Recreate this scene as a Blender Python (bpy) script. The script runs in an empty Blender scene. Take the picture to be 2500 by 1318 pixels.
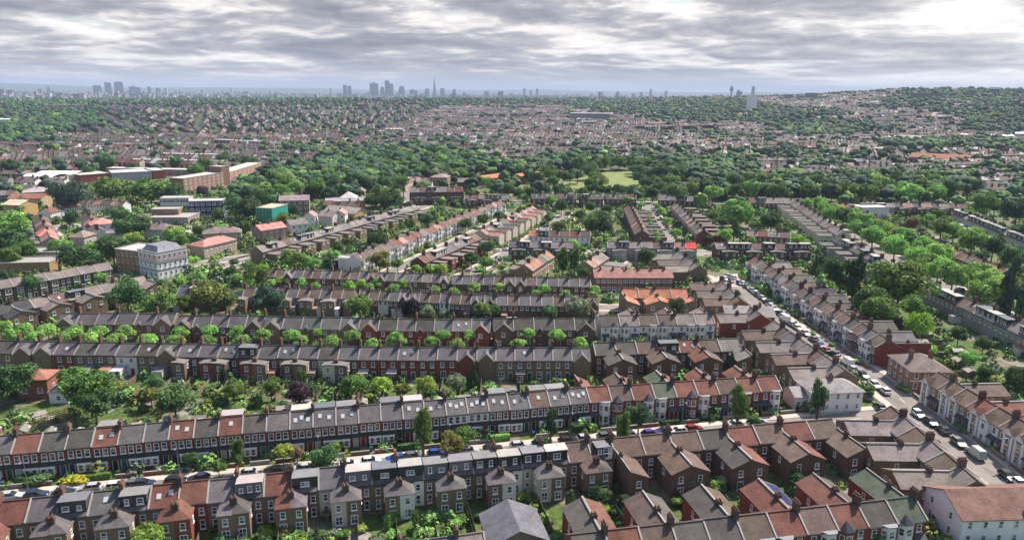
import bpy, math, random
import numpy as np
from mathutils import Vector, Matrix
R = math.radians
scene = bpy.context.scene
COL = scene.collection
# ------------------------------------------------------------ camera, light
H = 75.0; FPX = 1785.0; PITCH = R(13.75); ROLL = R(0.5)
cam = bpy.data.objects.new("camera", bpy.data.cameras.new("camera")); COL.objects.link(cam)
cam.data.sensor_width = 36; cam.data.lens = 36 * FPX / 2500.0
cam.data.clip_start = 1; cam.data.clip_end = 90000
cam.matrix_world = Matrix.Translation((0, 0, H)) @ Matrix.Rotation(math.pi / 2 - PITCH, 4, 'X') @ Matrix.Rotation(ROLL, 4, 'Z')
scene.camera = cam
SUN_AZ, SUN_EL = R(46), R(50)          # azimuth clockwise from the view direction
sd = Vector((math.sin(SUN_AZ) * math.cos(SUN_EL), math.cos(SUN_AZ) * math.cos(SUN_EL), math.sin(SUN_EL)))
sun = bpy.data.objects.new("sun", bpy.data.lights.new("sun", 'SUN')); COL.objects.link(sun)
sun.data.energy = 5.0; sun.data.angle = R(0.8); sun.data.color = (1.0, 0.91, 0.79)
sun.rotation_euler = sd.to_track_quat('Z', 'Y').to_euler()
scene.view_settings.view_transform = 'Standard'; scene.view_settings.look = 'None'
scene.view_settings.exposure = 0.76; scene.view_settings.gamma = 1
scene.render.engine = 'CYCLES'
cy = scene.cycles
cy.use_denoising = True; cy.max_bounces = 5; cy.diffuse_bounces = 2; cy.glossy_bounces = 2
cy.transmission_bounces = 2; cy.transparent_max_bounces = 4; cy.volume_bounces = 0
cy.use_adaptive_sampling = True; cy.adaptive_threshold = 0.01
cy.caustics_reflective = False; cy.caustics_refractive = False

class NT:
    def __init__(s, nt): s.t = nt; nt.nodes.clear()
    def n(s, typ, **k):
        nd = s.t.nodes.new(typ)
        for a, v in k.items():
            if a == 'ins':
                for i, x in v.items(): nd.inputs[i].default_value = x
            else: setattr(nd, a, v)
        return nd
    def l(s, a, b): s.t.links.new(a, b)
    def math(s, op, a, b=None):
        m = s.n('ShaderNodeMath', operation=op)
        for i, x in enumerate((a, b)):
            if x is None: continue
            if isinstance(x, (int, float)): m.inputs[i].default_value = x
            else: s.l(x, m.inputs[i])
        return m.outputs[0]
    def mix(s, f, a, b, mode='MIX'):
        m = s.n('ShaderNodeMix', data_type='RGBA', blend_type=mode)
        for i, x in ((0, f), (6, a), (7, b)):
            if isinstance(x, (int, float)): m.inputs[i].default_value = x
            elif isinstance(x, tuple): m.inputs[i].default_value = (*x[:3], 1)
            else: s.l(x, m.inputs[i])
        return m.outputs[2]
    def ramp(s, f, stops):
        r = s.n('ShaderNodeValToRGB'); e = r.color_ramp.elements
        while len(e) < len(stops): e.new(.5)
        for i, (p, c) in enumerate(stops):
            e[i].position = p; e[i].color = (*c, 1) if isinstance(c, tuple) else (c, c, c, 1)
        s.l(f, r.inputs[0]); return r.outputs[0]
    def noise(s, vec, scale, detail=3, rough=.5, dist=0):
        m = s.n('ShaderNodeTexNoise', ins={'Scale': scale, 'Detail': detail, 'Roughness': rough, 'Distortion': dist})
        if vec is not None: s.l(vec, m.inputs['Vector'])
        return m.outputs[0]

# ------------------------------------------------------------ sky: Nishita behind a deck of stratocumulus
world = bpy.data.worlds.new("World"); scene.world = world; world.use_nodes = True
w = NT(world.node_tree)
out = w.n('ShaderNodeOutputWorld'); bg = w.n('ShaderNodeBackground'); bg.inputs[1].default_value = 0.1
w.l(bg.outputs[0], out.inputs[0])
sky = w.n('ShaderNodeTexSky', sky_type='NISHITA', sun_disc=False, sun_elevation=SUN_EL, sun_rotation=SUN_AZ, air_density=1.2, dust_density=2.0)
tc = w.n('ShaderNodeTexCoord'); sp = w.n('ShaderNodeSeparateXYZ'); w.l(tc.outputs['Generated'], sp.inputs[0])
zz = w.math('MAXIMUM', sp.outputs[2], 0.0)
# the deck seen from below: direction projected on a layer, softened towards the horizon where banks are seen side on
dz = w.math('ADD', zz, 0.045)
cb = w.n('ShaderNodeCombineXYZ'); w.l(w.math('MULTIPLY', w.math('ARCTAN2', sp.outputs[0], sp.outputs[1]), 5.2), cb.inputs[0]); w.l(w.math('MULTIPLY', w.math('LOGARITHM', dz, 2.718), -3.0), cb.inputs[1])
wp = w.n('ShaderNodeTexNoise', ins={'Scale': 1.6, 'Detail': 3.0}); w.l(cb.outputs[0], wp.inputs['Vector'])
wv = w.n('ShaderNodeVectorMath', operation='SCALE'); wv.inputs['Scale'].default_value = .35; w.l(wp.outputs['Color'], wv.inputs[0])
wa = w.n('ShaderNodeVectorMath', operation='ADD'); w.l(cb.outputs[0], wa.inputs[0]); w.l(wv.outputs[0], wa.inputs[1])
def cl(off, sc, det, ro):
    a = w.n('ShaderNodeVectorMath', operation='ADD'); w.l(wa.outputs[0], a.inputs[0]); a.inputs[1].default_value = off
    st = w.n('ShaderNodeVectorMath', operation='MULTIPLY'); w.l(a.outputs[0], st.inputs[0]); st.inputs[1].default_value = (1.0, 1.0, 1)
    return w.noise(st.outputs[0], sc, det, ro)
n1 = cl((0, 0, 0), 1.4, 8, .55); n2 = cl((.03, -.15, 0), 1.4, 8, .55); n3 = cl((5, 3, 0), .55, 3, .5)
thick = w.math('ADD', w.math('MULTIPLY', n1, .72), w.math('MULTIPLY', n3, .34))
rim = w.math('MULTIPLY', w.math('SUBTRACT', n1, n2), 1.15)
f = w.math('SUBTRACT', thick, rim)
ccol = w.ramp(f, [(.34, (7.6, 7.2, 6.8)), (.45, (5.6, 5.3, 5.15)), (.52, (3.3, 3.2, 3.4)), (.59, (2.4, 2.38, 2.65)), (.70, (1.65, 1.68, 2.0))])
blue = w.ramp(n1, [(.26, 0.0), (.36, 1.0)])
mixed = w.mix(blue, w.mix(.35, sky.outputs[0], (4.0, 4.8, 5.6)), ccol)
over = w.ramp(zz, [(.13, 0.0), (.32, .94)])
mixed = w.mix(over, mixed, sky.outputs[0])
# far banks melt together towards the horizon
hz = w.ramp(zz, [(0.0, 1.0), (.035, 0.0)])
mixed = w.mix(w.math('MULTIPLY', hz, .8), mixed, (4.3, 4.15, 4.2))
# cloud towards the sun transmits more light
dt = w.n('ShaderNodeVectorMath', operation='DOT_PRODUCT'); w.l(tc.outputs['Generated'], dt.inputs[0]); dt.inputs[1].default_value = (math.sin(R(36)) * .985, math.cos(R(36)) * .985, .17)
gl = w.math('POWER', w.math('MAXIMUM', dt.outputs['Value'], 0.0), 30.0)
gmask = w.ramp(f, [(.40, 1.0), (.66, .35)])
mixed = w.mix(w.math('MULTIPLY', w.math('MULTIPLY', gl, gmask), .62), mixed, (9.5, 9.1, 8.5))
w.l(mixed, bg.inputs[0])

# ------------------------------------------------------------ geometry helpers
def ray(px, py):
    u = (px - 1250) / FPX; v = -(py - 659) / FPX
    c, s = math.cos(ROLL), math.sin(ROLL)
    x = u * c - v * s; y = u * s + v * c
    return x, math.cos(PITCH) + y * math.sin(PITCH), -math.sin(PITCH) + y * math.cos(PITCH)
def G(px, py, z=0.0):
    d = ray(px, py); t = (z - H) / d[2]
    return d[0] * t, d[1] * t
def sst(a, b, x): t = np.clip((x - a) / (b - a), 0, 1); return t * t * (3 - 2 * t)
AZ = [-180, -50, -35, -22, -10, 0, 9, 15, 20, 23, 27, 31, 36, 50, 180]
TP = [10, 12, 20, 24, 30, 33, 40, 52, 58, 66, 81, 84, 78, 40, 10]
def T(x, y):
    x = np.asarray(x, float); y = np.asarray(y, float)
    d = np.hypot(x, y); az = np.degrees(np.arctan2(x, y))
    top = np.interp(az, AZ, TP)
    und = 3.5 * np.sin(x / 310.) * np.sin(y / 270. + 1) * sst(900, 1600, d) * (1 - sst(8000, 12000, d))
    z = top * sst(950, 3000, d) * (1 - sst(3050, 4700, d)) - 6 * sst(3300, 4700, d) + und
    far = 96 + 14 * np.sin(az / 3.1 + 1) + 6 * np.sin(az / 1.3) + 60 * np.exp(-((az + 35) / 4.5) ** 2)
    return z + far * sst(12500, 20500, d)
def t1(x, y): return float(T(x, y))
def GT(px, py):
    d = ray(px, py); a = 300.0; hl = math.hypot(d[0], d[1])
    while a < 14000:
        t = a / hl
        if H + d[2] * t < t1(d[0] * t, d[1] * t): break
        a *= 1.01
    t = a / hl
    return d[0] * t, d[1] * t

# ------------------------------------------------------------ materials
def mat(name, build):
    m = bpy.data.materials.new(name); m.use_nodes = True; t = NT(m.node_tree)
    o = t.n('ShaderNodeOutputMaterial'); p = t.n('ShaderNodeBsdfPrincipled'); t.l(p.outputs[0], o.inputs[0])
    p.inputs['Roughness'].default_value = .85; p.inputs['Specular IOR Level'].default_value = .25
    build(t, p); return m
def ocoord(t):
    tc = t.n('ShaderNodeTexCoord'); oi = t.n('ShaderNodeObjectInfo')
    off = t.n('ShaderNodeVectorMath', operation='SCALE'); off.inputs[0].default_value = (37, 53, 71); t.l(oi.outputs['Random'], off.inputs['Scale'])
    ad = t.n('ShaderNodeVectorMath', operation='ADD'); t.l(tc.outputs['Object'], ad.inputs[0]); t.l(off.outputs[0], ad.inputs[1])
    return tc.outputs['Object'], ad.outputs[0], oi
def varied(lo=.75, hi=1.25, sc=.6, sc2=6.0, course=None, rough=.85, spec=.25, bump=0):
    def b(t, p):
        oc, nc, oi = ocoord(t)
        n = t.noise(nc, sc, 4, .6); m = t.noise(nc, sc2, 2, .6)
        f = t.math('ADD', t.math('MULTIPLY', n, .6), t.math('MULTIPLY', m, .4))
        g = t.ramp(f, [(.3, lo), (.7, hi)])
        c = t.mix(1.0, oi.outputs['Color'], g, 'MULTIPLY')
        if course:
            s = t.n('ShaderNodeSeparateXYZ'); t.l(oc, s.inputs[0])
            v = t.math('FRACT', t.math('MULTIPLY', s.outputs[2], 1 / course))
            k = t.ramp(v, [(0, .55), (.22, 1.0), (1, 1.06)])
            c = t.mix(.6, c, t.mix(1.0, c, k, 'MULTIPLY'))
        t.l(c, p.inputs['Base Color']); p.inputs['Roughness'].default_value = rough; p.inputs['Specular IOR Level'].default_value = spec
    return b
def flat(col, rough=.7, spec=.3, lo=.85, hi=1.12, sc=1.5):
    def b(t, p):
        oc, nc, oi = ocoord(t); n = t.noise(nc, sc, 3, .6)
        g = t.ramp(n, [(.3, lo), (.7, hi)])
        t.l(t.mix(1.0, col, g, 'MULTIPLY'), p.inputs['Base Color']); p.inputs['Roughness'].default_value = rough; p.inputs['Specular IOR Level'].default_value = spec
    return b
M = {}
M['roof'] = mat('roof_tile', varied(.52, 1.5, .42, 2.2, course=.19))
M['slate'] = mat('roof_slate', varied(.60, 1.42, .35, 1.8, course=.13, rough=.75, spec=.2))
M['flatroof'] = mat('flat_roof_felt', varied(.75, 1.2, .5, 3))
M['wall'] = mat('brick_wall', varied(.78, 1.22, .8, 7, course=.3))
M['render'] = mat('painted_wall', varied(.88, 1.08, .5, 4))
M['coping'] = mat('parapet_coping', flat((.31, .29, .28)))
M['stack'] = mat('chimney_brick', varied(.7, 1.3, 2, 9))
M['pot'] = mat('terracotta_pot', flat((.20, .10, .065)))
M['white'] = mat('white_paint', flat((.78, .78, .77), .5))
M['dark'] = mat('dark_cladding', flat((.035, .04, .05), .6))
M['lead'] = mat('grey_lead', flat((.17, .18, .2), .6))
M['conc'] = mat('concrete', flat((.36, .34, .31)))
M['timber'] = mat('weathered_timber', varied(.7, 1.3, 1, 8))
def glassb(t, p):
    oc, nc, oi = ocoord(t)
    geo = t.n('ShaderNodeNewGeometry'); n = t.noise(geo.outputs['Position'], .9, 1)
    c = t.ramp(n, [(.42, (.025, .03, .04)), (.56, (.09, .10, .12)), (.66, (.34, .35, .37))])
    t.l(c, p.inputs['Base Color']); p.inputs['Roughness'].default_value = .12; p.inputs['Specular IOR Level'].default_value = .6
M['glass'] = mat('window_glass', glassb)
M['carglass'] = mat('car_glass', lambda t, p: (p.inputs['Base Color'].__setattr__('default_value', (.015, .018, .022, 1)), p.inputs['Roughness'].__setattr__('default_value', .08), p.inputs['Specular IOR Level'].__setattr__('default_value', .6)))
def paintb(t, p):
    oi = t.n('ShaderNodeObjectInfo'); t.l(oi.outputs['Color'], p.inputs['Base Color']); p.inputs['Roughness'].default_value = .28
    p.inputs['Specular IOR Level'].default_value = .5; p.inputs['Coat Weight'].default_value = .5; p.inputs['Coat Roughness'].default_value = .1
M['paint'] = mat('car_paint', paintb)
M['tyre'] = mat('tyre_rubber', flat((.02, .02, .02)))
M['rim'] = mat('wheel_rim', flat((.35, .35, .36), .4))
def leafb(scale=.55, lo=.5, hi=1.5):
    def b(t, p):
        oc, nc, oi = ocoord(t)
        n = t.noise(nc, scale * 3, 3, .6); geo = t.n('ShaderNodeNewGeometry')
        g = t.ramp(n, [(.3, lo), (.7, hi)])
        c = t.mix(1.0, oi.outputs['Color'], g, 'MULTIPLY')
        r = t.ramp(geo.outputs['Random Per Island'], [(0, .62), (1, 1.42)])
        c = t.mix(1.0, c, r, 'MULTIPLY')
        t.l(c, p.inputs['Base Color']); p.inputs['Roughness'].default_value = .7; p.inputs['Specular IOR Level'].default_value = .2
        tr = t.n('ShaderNodeBsdfTranslucent'); t.l(t.mix(1.0, c, (1.15, 1.2, .6), 'MULTIPLY'), tr.inputs[0])
        mx = t.n('ShaderNodeMixShader'); mx.inputs[0].default_value = .28
        o = [x for x in t.t.nodes if x.type == 'OUTPUT_MATERIAL'][0]
        t.l(p.outputs[0], mx.inputs[1]); t.l(tr.outputs[0], mx.inputs[2]); t.l(mx.outputs[0], o.inputs[0])
    return b
M['leaf'] = mat('foliage', leafb())
M['bark'] = mat('bark', flat((.10, .075, .055)))
def attr_mat(name, rough=.85, lo=.72, hi=1.25, sc=.12):
    def b(t, p):
        a = t.n('ShaderNodeAttribute', attribute_name='Col'); geo = t.n('ShaderNodeNewGeometry')
        n = t.noise(geo.outputs['Position'], sc, 4, .65); g = t.ramp(n, [(.32, lo), (.68, hi)])
        t.l(t.mix(1.0, a.outputs['Color'], g, 'MULTIPLY'), p.inputs['Base Color']); p.inputs['Roughness'].default_value = rough
    return mat(name, b)
M['far'] = attr_mat('far_building_surface', sc=.25)
M['farleaf'] = attr_mat('far_foliage', sc=.32, lo=.45, hi=1.5)
def groundb(t, p):
    geo = t.n('ShaderNodeNewGeometry'); P = geo.outputs['Position']
    a = t.noise(P, .11, 5, .62); b = t.noise(P, .75, 4, .6); c = t.noise(P, .028, 3, .55)
    v = t.n('ShaderNodeTexVoronoi', feature='F1', ins={'Scale': .17}); t.l(P, v.inputs['Vector'])
    vs = t.n('ShaderNodeSeparateColor'); t.l(v.outputs['Color'], vs.inputs[0])
    grass = t.ramp(b, [(.3, (.028, .05, .012)), (.55, (.075, .115, .03)), (.75, (.14, .16, .06))])
    dirt = t.ramp(b, [(.3, (.09, .07, .045)), (.7, (.24, .20, .15))])
    pave = t.ramp(b, [(.3, (.17, .155, .14)), (.7, (.33, .31, .28))])
    m1 = t.ramp(vs.outputs[0], [(.66, 0.0), (.70, 1.0)]); m2 = t.ramp(vs.outputs[1], [(.88, 0.0), (.9, 1.0)])
    col = t.mix(m2, t.mix(m1, grass, dirt), pave)
    col = t.mix(t.ramp(a, [(.45, 0.0), (.6, .75)]), col, grass)
    # open country and suburb beyond the gardens
    ln = t.n('ShaderNodeVectorMath', operation='LENGTH'); t.l(P, ln.inputs[0])
    fr = t.n('ShaderNodeMapRange', ins={'From Min': 600.0, 'From Max': 1500.0}); t.l(ln.outputs['Value'], fr.inputs[0])
    farc = t.ramp(t.noise(P, .02, 5, .6), [(.35, (.022, .04, .018)), (.55, (.05, .07, .03)), (.72, (.12, .12, .09))])
    col = t.mix(fr.outputs[0], col, farc)
    t.l(col, p.inputs['Base Color']); p.inputs['Roughness'].default_value = .95
M['ground'] = mat('garden_ground', groundb)
def roadb(lo, hi, sc=.6):
    def b(t, p):
        geo = t.n('ShaderNodeNewGeometry'); P = geo.outputs['Position']
        n = t.noise(P, sc, 5, .65); m = t.noise(P, .12, 3)
        c = t.mix(.5, t.ramp(n, [(.35, lo), (.65, hi)]), t.ramp(m, [(.35, lo), (.65, hi)]))
        t.l(c, p.inputs['Base Color']); p.inputs['Roughness'].default_value = .9
    return b
M['road'] = mat('asphalt', roadb((.145, .13, .123), (.245, .22, .205)))
M['pave'] = mat('paving', roadb((.34, .30, .26), (.50, .45, .40), 2))
M['lawn'] = mat('mown_grass', roadb((.12, .155, .045), (.20, .23, .075), .15))
M['dryearth'] = mat('dry_sand', roadb((.42, .33, .18), (.55, .45, .28), .5))
M['yard'] = mat('playground_surface', roadb((.33, .28, .26), (.45, .40, .37), .3))

# ------------------------------------------------------------ mesh builder
class MB:
    def __init__(s): s.v = []; s.f = []; s.m = []
    def poly(s, pts, m=0):
        i = len(s.v); s.v += [tuple(p) for p in pts]; s.f.append(tuple(range(i, i + len(pts)))); s.m.append(m); return s
    def box(s, x0, x1, y0, y1, z0, z1, m=0, top=None, bottom=True):
        i = len(s.v)
        s.v += [(x0, y0, z0), (x1, y0, z0), (x1, y1, z0), (x0, y1, z0), (x0, y0, z1), (x1, y0, z1), (x1, y1, z1), (x0, y1, z1)]
        fs = [(0, 1, 5, 4), (1, 2, 6, 5), (2, 3, 7, 6), (3, 0, 4, 7), (4, 5, 6, 7)] + ([(3, 2, 1, 0)] if bottom else [])
        for k, q in enumerate(fs):
            s.f.append(tuple(i + a for a in q)); s.m.append(top if (k == 4 and top is not None) else m)
        return s
    def slab(s, pts, th, m=0):
        n = len(pts); i = len(s.v); s.v += [tuple(p) for p in pts] + [(p[0], p[1], p[2] - th) for p in pts]
        s.f.append(tuple(i + k for k in range(n))); s.m.append(m)
        s.f.append(tuple(i + n + k for k in reversed(range(n)))); s.m.append(m)
        for k in range(n):
            a, b = k, (k + 1) % n; s.f.append((i + a, i + n + a, i + n + b, i + b)); s.m.append(m)
        return s
    def cyl(s, x, y, z0, z1, r0, r1=None, n=6, m=0, cap=True):
        r1 = r0 if r1 is None else r1; i = len(s.v)
        for k in range(n): a = 2 * math.pi * k / n; s.v.append((x + r0 * math.cos(a), y + r0 * math.sin(a), z0))
        for k in range(n): a = 2 * math.pi * k / n; s.v.append((x + r1 * math.cos(a), y + r1 * math.sin(a), z1))
        for k in range(n): b = (k + 1) % n; s.f.append((i + k, i + b, i + n + b, i + n + k)); s.m.append(m)
        if cap: s.f.append(tuple(i + n + k for k in range(n))); s.m.append(m)
        return s
    def tube(s, p, q, r0, r1, n=5, m=0):
        p = Vector(p); q = Vector(q); d = (q - p).normalized(); a = d.orthogonal().normalized(); b = d.cross(a); i = len(s.v)
        for c, r in ((p, r0), (q, r1)):
            for k in range(n): t = 2 * math.pi * k / n; s.v.append(tuple(c + a * r * math.cos(t) + b * r * math.sin(t)))
        for k in range(n): b2 = (k + 1) % n; s.f.append((i + k, i + b2, i + n + b2, i + n + k)); s.m.append(m)
        return s
    def mesh(s, name, mats):
        me = bpy.data.meshes.new(name); me.from_pydata(s.v, [], s.f)
        for x in mats: me.materials.append(M[x])
        me.polygons.foreach_set('material_index', s.m); me.update(); return me
CACHE = {}
def cached(key, fn):
    if key not in CACHE: CACHE[key] = fn()
    return CACHE[key]
def new(name, me, parent=None, loc=(0, 0, 0), rz=0.0, col=None, scale=None, rx=0.0, ry=0.0):
    o = bpy.data.objects.new(name, me); COL.objects.link(o)
    if parent is not None: o.parent = parent
    o.location = loc
    if rz or rx or ry: o.rotation_euler = (rx, ry, rz)
    if col: o.color = (*col[:3], 1)
    if scale: o.scale = scale
    return o
THINGS = []
def thing(name, label, cat, loc=(0, 0, 0), rz=0.0, group=None, me=None, col=None, scale=None):
    o = new(name, me, None, loc, rz, col, scale); o['label'] = label; o['category'] = cat
    if group: o['group'] = group
    THINGS.append(o); return o
def setting(name, me, kind='structure'):
    o = new(name, me); o['kind'] = kind; return o
TENS = ['', '', 'twenty', 'thirty', 'forty', 'fifty', 'sixty', 'seventy', 'eighty', 'ninety']
ORD = 'zeroth first second third fourth fifth sixth seventh eighth ninth tenth eleventh twelfth thirteenth fourteenth fifteenth sixteenth seventeenth eighteenth nineteenth'.split()
def ordinal(n):
    if n < 20: return ORD[n]
    if n > 99: return f"{n}th" if n % 100 in (11, 12, 13) else f"{n}{ {1:'st',2:'nd',3:'rd'}.get(n % 10, 'th') }"
    return TENS[n // 10][:-1] + 'ieth' if n % 10 == 0 else TENS[n // 10] + '-' + ORD[n % 10]
rnd = random.Random(7)
# occupancy grid (1.5 m cells) so that greenery keeps off houses and roads
OX, OY, CS = -700, 50, 1.5
occ = np.zeros((1100, 800), bool)
def mark(cx, cyy, hx, hy, a, v=True, grid=None):
    g = occ if grid is None else grid
    r = math.hypot(hx, hy) + 2
    i0, i1 = int((cx - r - OX) / CS), int((cx + r - OX) / CS) + 1; j0, j1 = int((cyy - r - OY) / CS), int((cyy + r - OY) / CS) + 1
    i0, j0 = max(i0, 0), max(j0, 0); i1, j1 = min(i1, g.shape[0]), min(j1, g.shape[1])
    if i0 >= i1 or j0 >= j1: return
    X, Y = np.meshgrid(np.arange(i0, i1) * CS + OX, np.arange(j0, j1) * CS + OY, indexing='ij')
    u = (X - cx) * math.cos(a) + (Y - cyy) * math.sin(a); v_ = -(X - cx) * math.sin(a) + (Y - cyy) * math.cos(a)
    g[i0:i1, j0:j1][(abs(u) <= hx) & (abs(v_) <= hy)] = v
def busy(x, y):
    i, j = int((x - OX) / CS), int((y - OY) / CS)
    return not (0 <= i < occ.shape[0] and 0 <= j < occ.shape[1]) or occ[i, j]

# ------------------------------------------------------------ ground sheet to the horizon
def ground():
    na, nr = 288, 150
    rr = np.concatenate([[0], np.geomspace(20, 26000, nr - 1)]); aa = np.linspace(0, 2 * math.pi, na, endpoint=False)
    A, Rr = np.meshgrid(aa, rr[1:], indexing='ij'); X = Rr * np.sin(A); Y = Rr * np.cos(A); Z = T(X, Y)
    v = np.concatenate([[[0, 0, 0]], np.stack([X, Y, Z], -1).reshape(-1, 3)]); n = nr - 1; f = []
    for i in range(na):
        j = (i + 1) % na; f.append((0, 1 + j * n, 1 + i * n))
        for k in range(n - 1): f.append((1 + i * n + k, 1 + j * n + k, 1 + j * n + k + 1, 1 + i * n + k + 1))
    me = bpy.data.meshes.new('ground'); me.from_pydata(v.tolist(), [], f); me.materials.append(M['ground'])
    me.polygons.foreach_set('use_smooth', [True] * len(me.polygons)); return setting('ground', me)
ground()
def offset(line, d):
    o = []
    for i, p in enumerate(line):
        a = line[max(i - 1, 0)]; b = line[min(i + 1, len(line) - 1)]
        dx, dy = b[0] - a[0], b[1] - a[1]; L = math.hypot(dx, dy); o.append((p[0] + dy / L * d, p[1] - dx / L * d))
    return o
def strip(name, line, a, b, z, m, th=0.0, kind='structure'):
    """a level band along a centre line, from offset a to offset b (right of travel is positive)"""
    A, B = offset(line, a), offset(line, b); mb = MB()
    for i in range(len(line) - 1):
        q = [(*A[i], z), (*B[i], z), (*B[i + 1], z), (*A[i + 1], z)]
        mb.slab(q, th) if th else mb.poly(q)
    return setting(name, mb.mesh(name, [m]), kind)
def marks(line, extra=1.0, wid=5.5):
    for i in range(len(line) - 1):
        a, b = line[i], line[i + 1]; mark((a[0] + b[0]) / 2, (a[1] + b[1]) / 2, math.hypot(b[0] - a[0], b[1] - a[1]) / 2 + extra, wid, math.atan2(b[1] - a[1], b[0] - a[0]))
ROADN = [0]
def street(line, wr=3.7, wp=2.0):
    k = ROADN[0]; ROADN[0] += 1; z = .012 * (k + 1)
    strip('road', line, -wr, wr, z, 'road'); marks(line, 1, wr + wp)
    for s in (-1, 1):
        a, b = sorted((s * wr, s * (wr + wp))); strip('pavement', line, a, b, .12 + .004 * k, 'pave', .1)
ux, uy = math.cos(R(12.8)), math.sin(R(12.8))
def AB(s, n): return (s * ux - n * uy, s * uy + n * ux)          # frame of the near street
main_road = [(99.5, 62), (99, 100), (98.9, 135), (98.8, 170), (98.4, 190), (96.5, 206), (92.5, 225), (90, 245), (89, 275), (88.6, 300)]
street(main_road, 4.0, 2.2)
street([AB(-150, 138.2), AB(60, 138.2), AB(128, 138.4)], 3.6, 2.0)
street([(-160, 200), (-60, 199.7), (26, 199.5), (60, 203), (88, 214)], 3.2, 1.8)
street([(-110, 264), (-40, 258), (30, 251), (70, 250)], 3.0, 1.7)
street([(-70, 275), (-52, 300), (-8, 425), (0, 460)], 3.3, 1.7)
street([(-22, 290), (0, 345), (30, 440), (34, 462)], 3.0, 1.6)
street([(-128, 305), (-72, 440), (-60, 475), (-42, 560)], 3.2, 1.6)
street([(78, 352), (83, 410), (93, 500)], 4.2, 1.7)
street([(-20, 345), (35, 344), (60, 345), (140, 347)], 3.0, 1.6)
street([(190, 500), (186, 440), (181, 372), (177, 306), (172, 255), (171, 200), (171, 150)], 4.4, 2.4)
street([(38, 262), (48, 300), (56, 326)], 2.6, 1.2)
street([(-230, 205), (-200, 238), (-165, 285), (-120, 330)], 3.4, 1.6)
street([G(255, 588), G(205, 560), G(160, 545), G(120, 560), G(138, 590)], 2.8, 1.4)
street([(-60, 512), (0, 506), (95, 506), (190, 512), (330, 520)], 3.6, 2)
street([G(985, 470), G(1010, 500)], 3.6, 2)
# ------------------------------------------------------------ terraced houses
M['ridge'] = mat('ridge_tile', varied(.55, .85, 1.2, 5))
ROOF = {'s': (.112, .102, .107), 'd': (.082, .075, .068), 'r': (.145, .062, .048), 'b': (.118, .083, .07), 'g': (.175, .15, .145), 'G': (.085, .095, .075),
        'o': (.36, .15, .10), 'k': (.05, .052, .058), 'p': (.30, .17, .15), 'w': (.5, .47, .46), 'R': (.55, .07, .06)}
RNAME = {'s': 'slate', 'd': 'dark tiled', 'r': 'red tiled', 'b': 'brown tiled', 'g': 'pale slate', 'G': 'mossy green tiled', 'o': 'orange tiled', 'k': 'black', 'p': 'pink tiled', 'w': 'whitish', 'R': 'bright red'}
WALL = {'r': (.21, .06, .042), 's': (.20, .145, .098), 'w': (.74, .73, .72), 'y': (.30, .19, .11), 'c': (.52, .47, .38), 'b': (.13, .082, .06), 'l': (.55, .62, .72), 'g': (.3, .28, .26)}
WNAME = {'r': 'red brick', 's': 'stock brick', 'w': 'white painted', 'y': 'yellow brick', 'c': 'cream rendered', 'b': 'dark brick', 'l': 'pale blue painted', 'g': 'grey brick'}
def jit(c, a=.12):
    k = 1 + rnd.uniform(-a, a); return tuple(min(1, x * k * (1 + rnd.uniform(-.05, .05))) for x in c)
def win_mesh(wd, ht, sub):
    def mk():
        mb = MB(); t = .12; h = wd / 2
        for b in ((-h, h, 0, t), (-h, h, ht - t, ht), (-h, -h + t, t, ht - t), (h - t, h, t, ht - t), (-h + t, h - t, ht * .5 - .035, ht * .5 + .035)):
            mb.box(b[0], b[1], -.07, .03, b[2], b[3])
        if wd > 1.25: mb.box(-.04, .04, -.068, .03, t, ht - t)
        mb.box(-h - .1, h + .1, -.16, .03, -.12, -.002)
        if not sub: mb.poly([(-h + t, -.02, t), (h - t, -.02, t), (h - t, -.02, ht - t), (-h + t, -.02, ht - t)], 1)
        return mb.mesh('window', ['white', 'glass'])
    return cached(('win', wd, ht, sub), mk)
def pane_mesh(wd, ht):
    return cached(('pane', wd, ht), lambda: MB().box(-wd / 2 + .09, wd / 2 - .09, -.02, .02, .09, ht - .09).mesh('pane', ['glass']))
def window(parent, x, y, z, rz=0.0, wd=1.0, ht=1.45, sub=False):
    o = new('window', win_mesh(wd, ht, sub), parent, (x, y, z), rz)
    if sub: new('pane', pane_mesh(wd, ht), o)
    return o
def door(parent, x, y, z=0.0, rz=0.0, col=None):
    me = cached('door', lambda: MB().box(-.48, .48, -.06, .03, 0, 2.1, 0).box(-.58, -.48, -.09, .03, 0, 2.25, 1).box(.48, .58, -.09, .03, 0, 2.25, 1).box(-.48, .48, -.09, .03, 2.1, 2.25, 1).mesh('door', ['paint', 'white']))
    return new('door', me, parent, (x, y, z), rz, col or rnd.choice([(.03, .04, .06), (.25, .02, .02), (.05, .12, .2), (.02, .1, .05), (.5, .5, .5), (.02, .02, .02)]))
def wall_mesh(w, he, zr, F, B, wm):
    def mk():
        h = w / 2 - .006; mb = MB()
        mb.poly([(-h, -F, 0), (h, -F, 0), (h, -F, he), (-h, -F, he)]); mb.poly([(h, B, 0), (-h, B, 0), (-h, B, he), (h, B, he)])
        for s in (-h, h): mb.poly([(s, -F, 0), (s, B, 0), (s, B, he), (s, 0, zr), (s, -F, he)])
        return mb.mesh('wall', [wm])
    return cached(('wall', w, he, zr, F, B, wm), mk)
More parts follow.
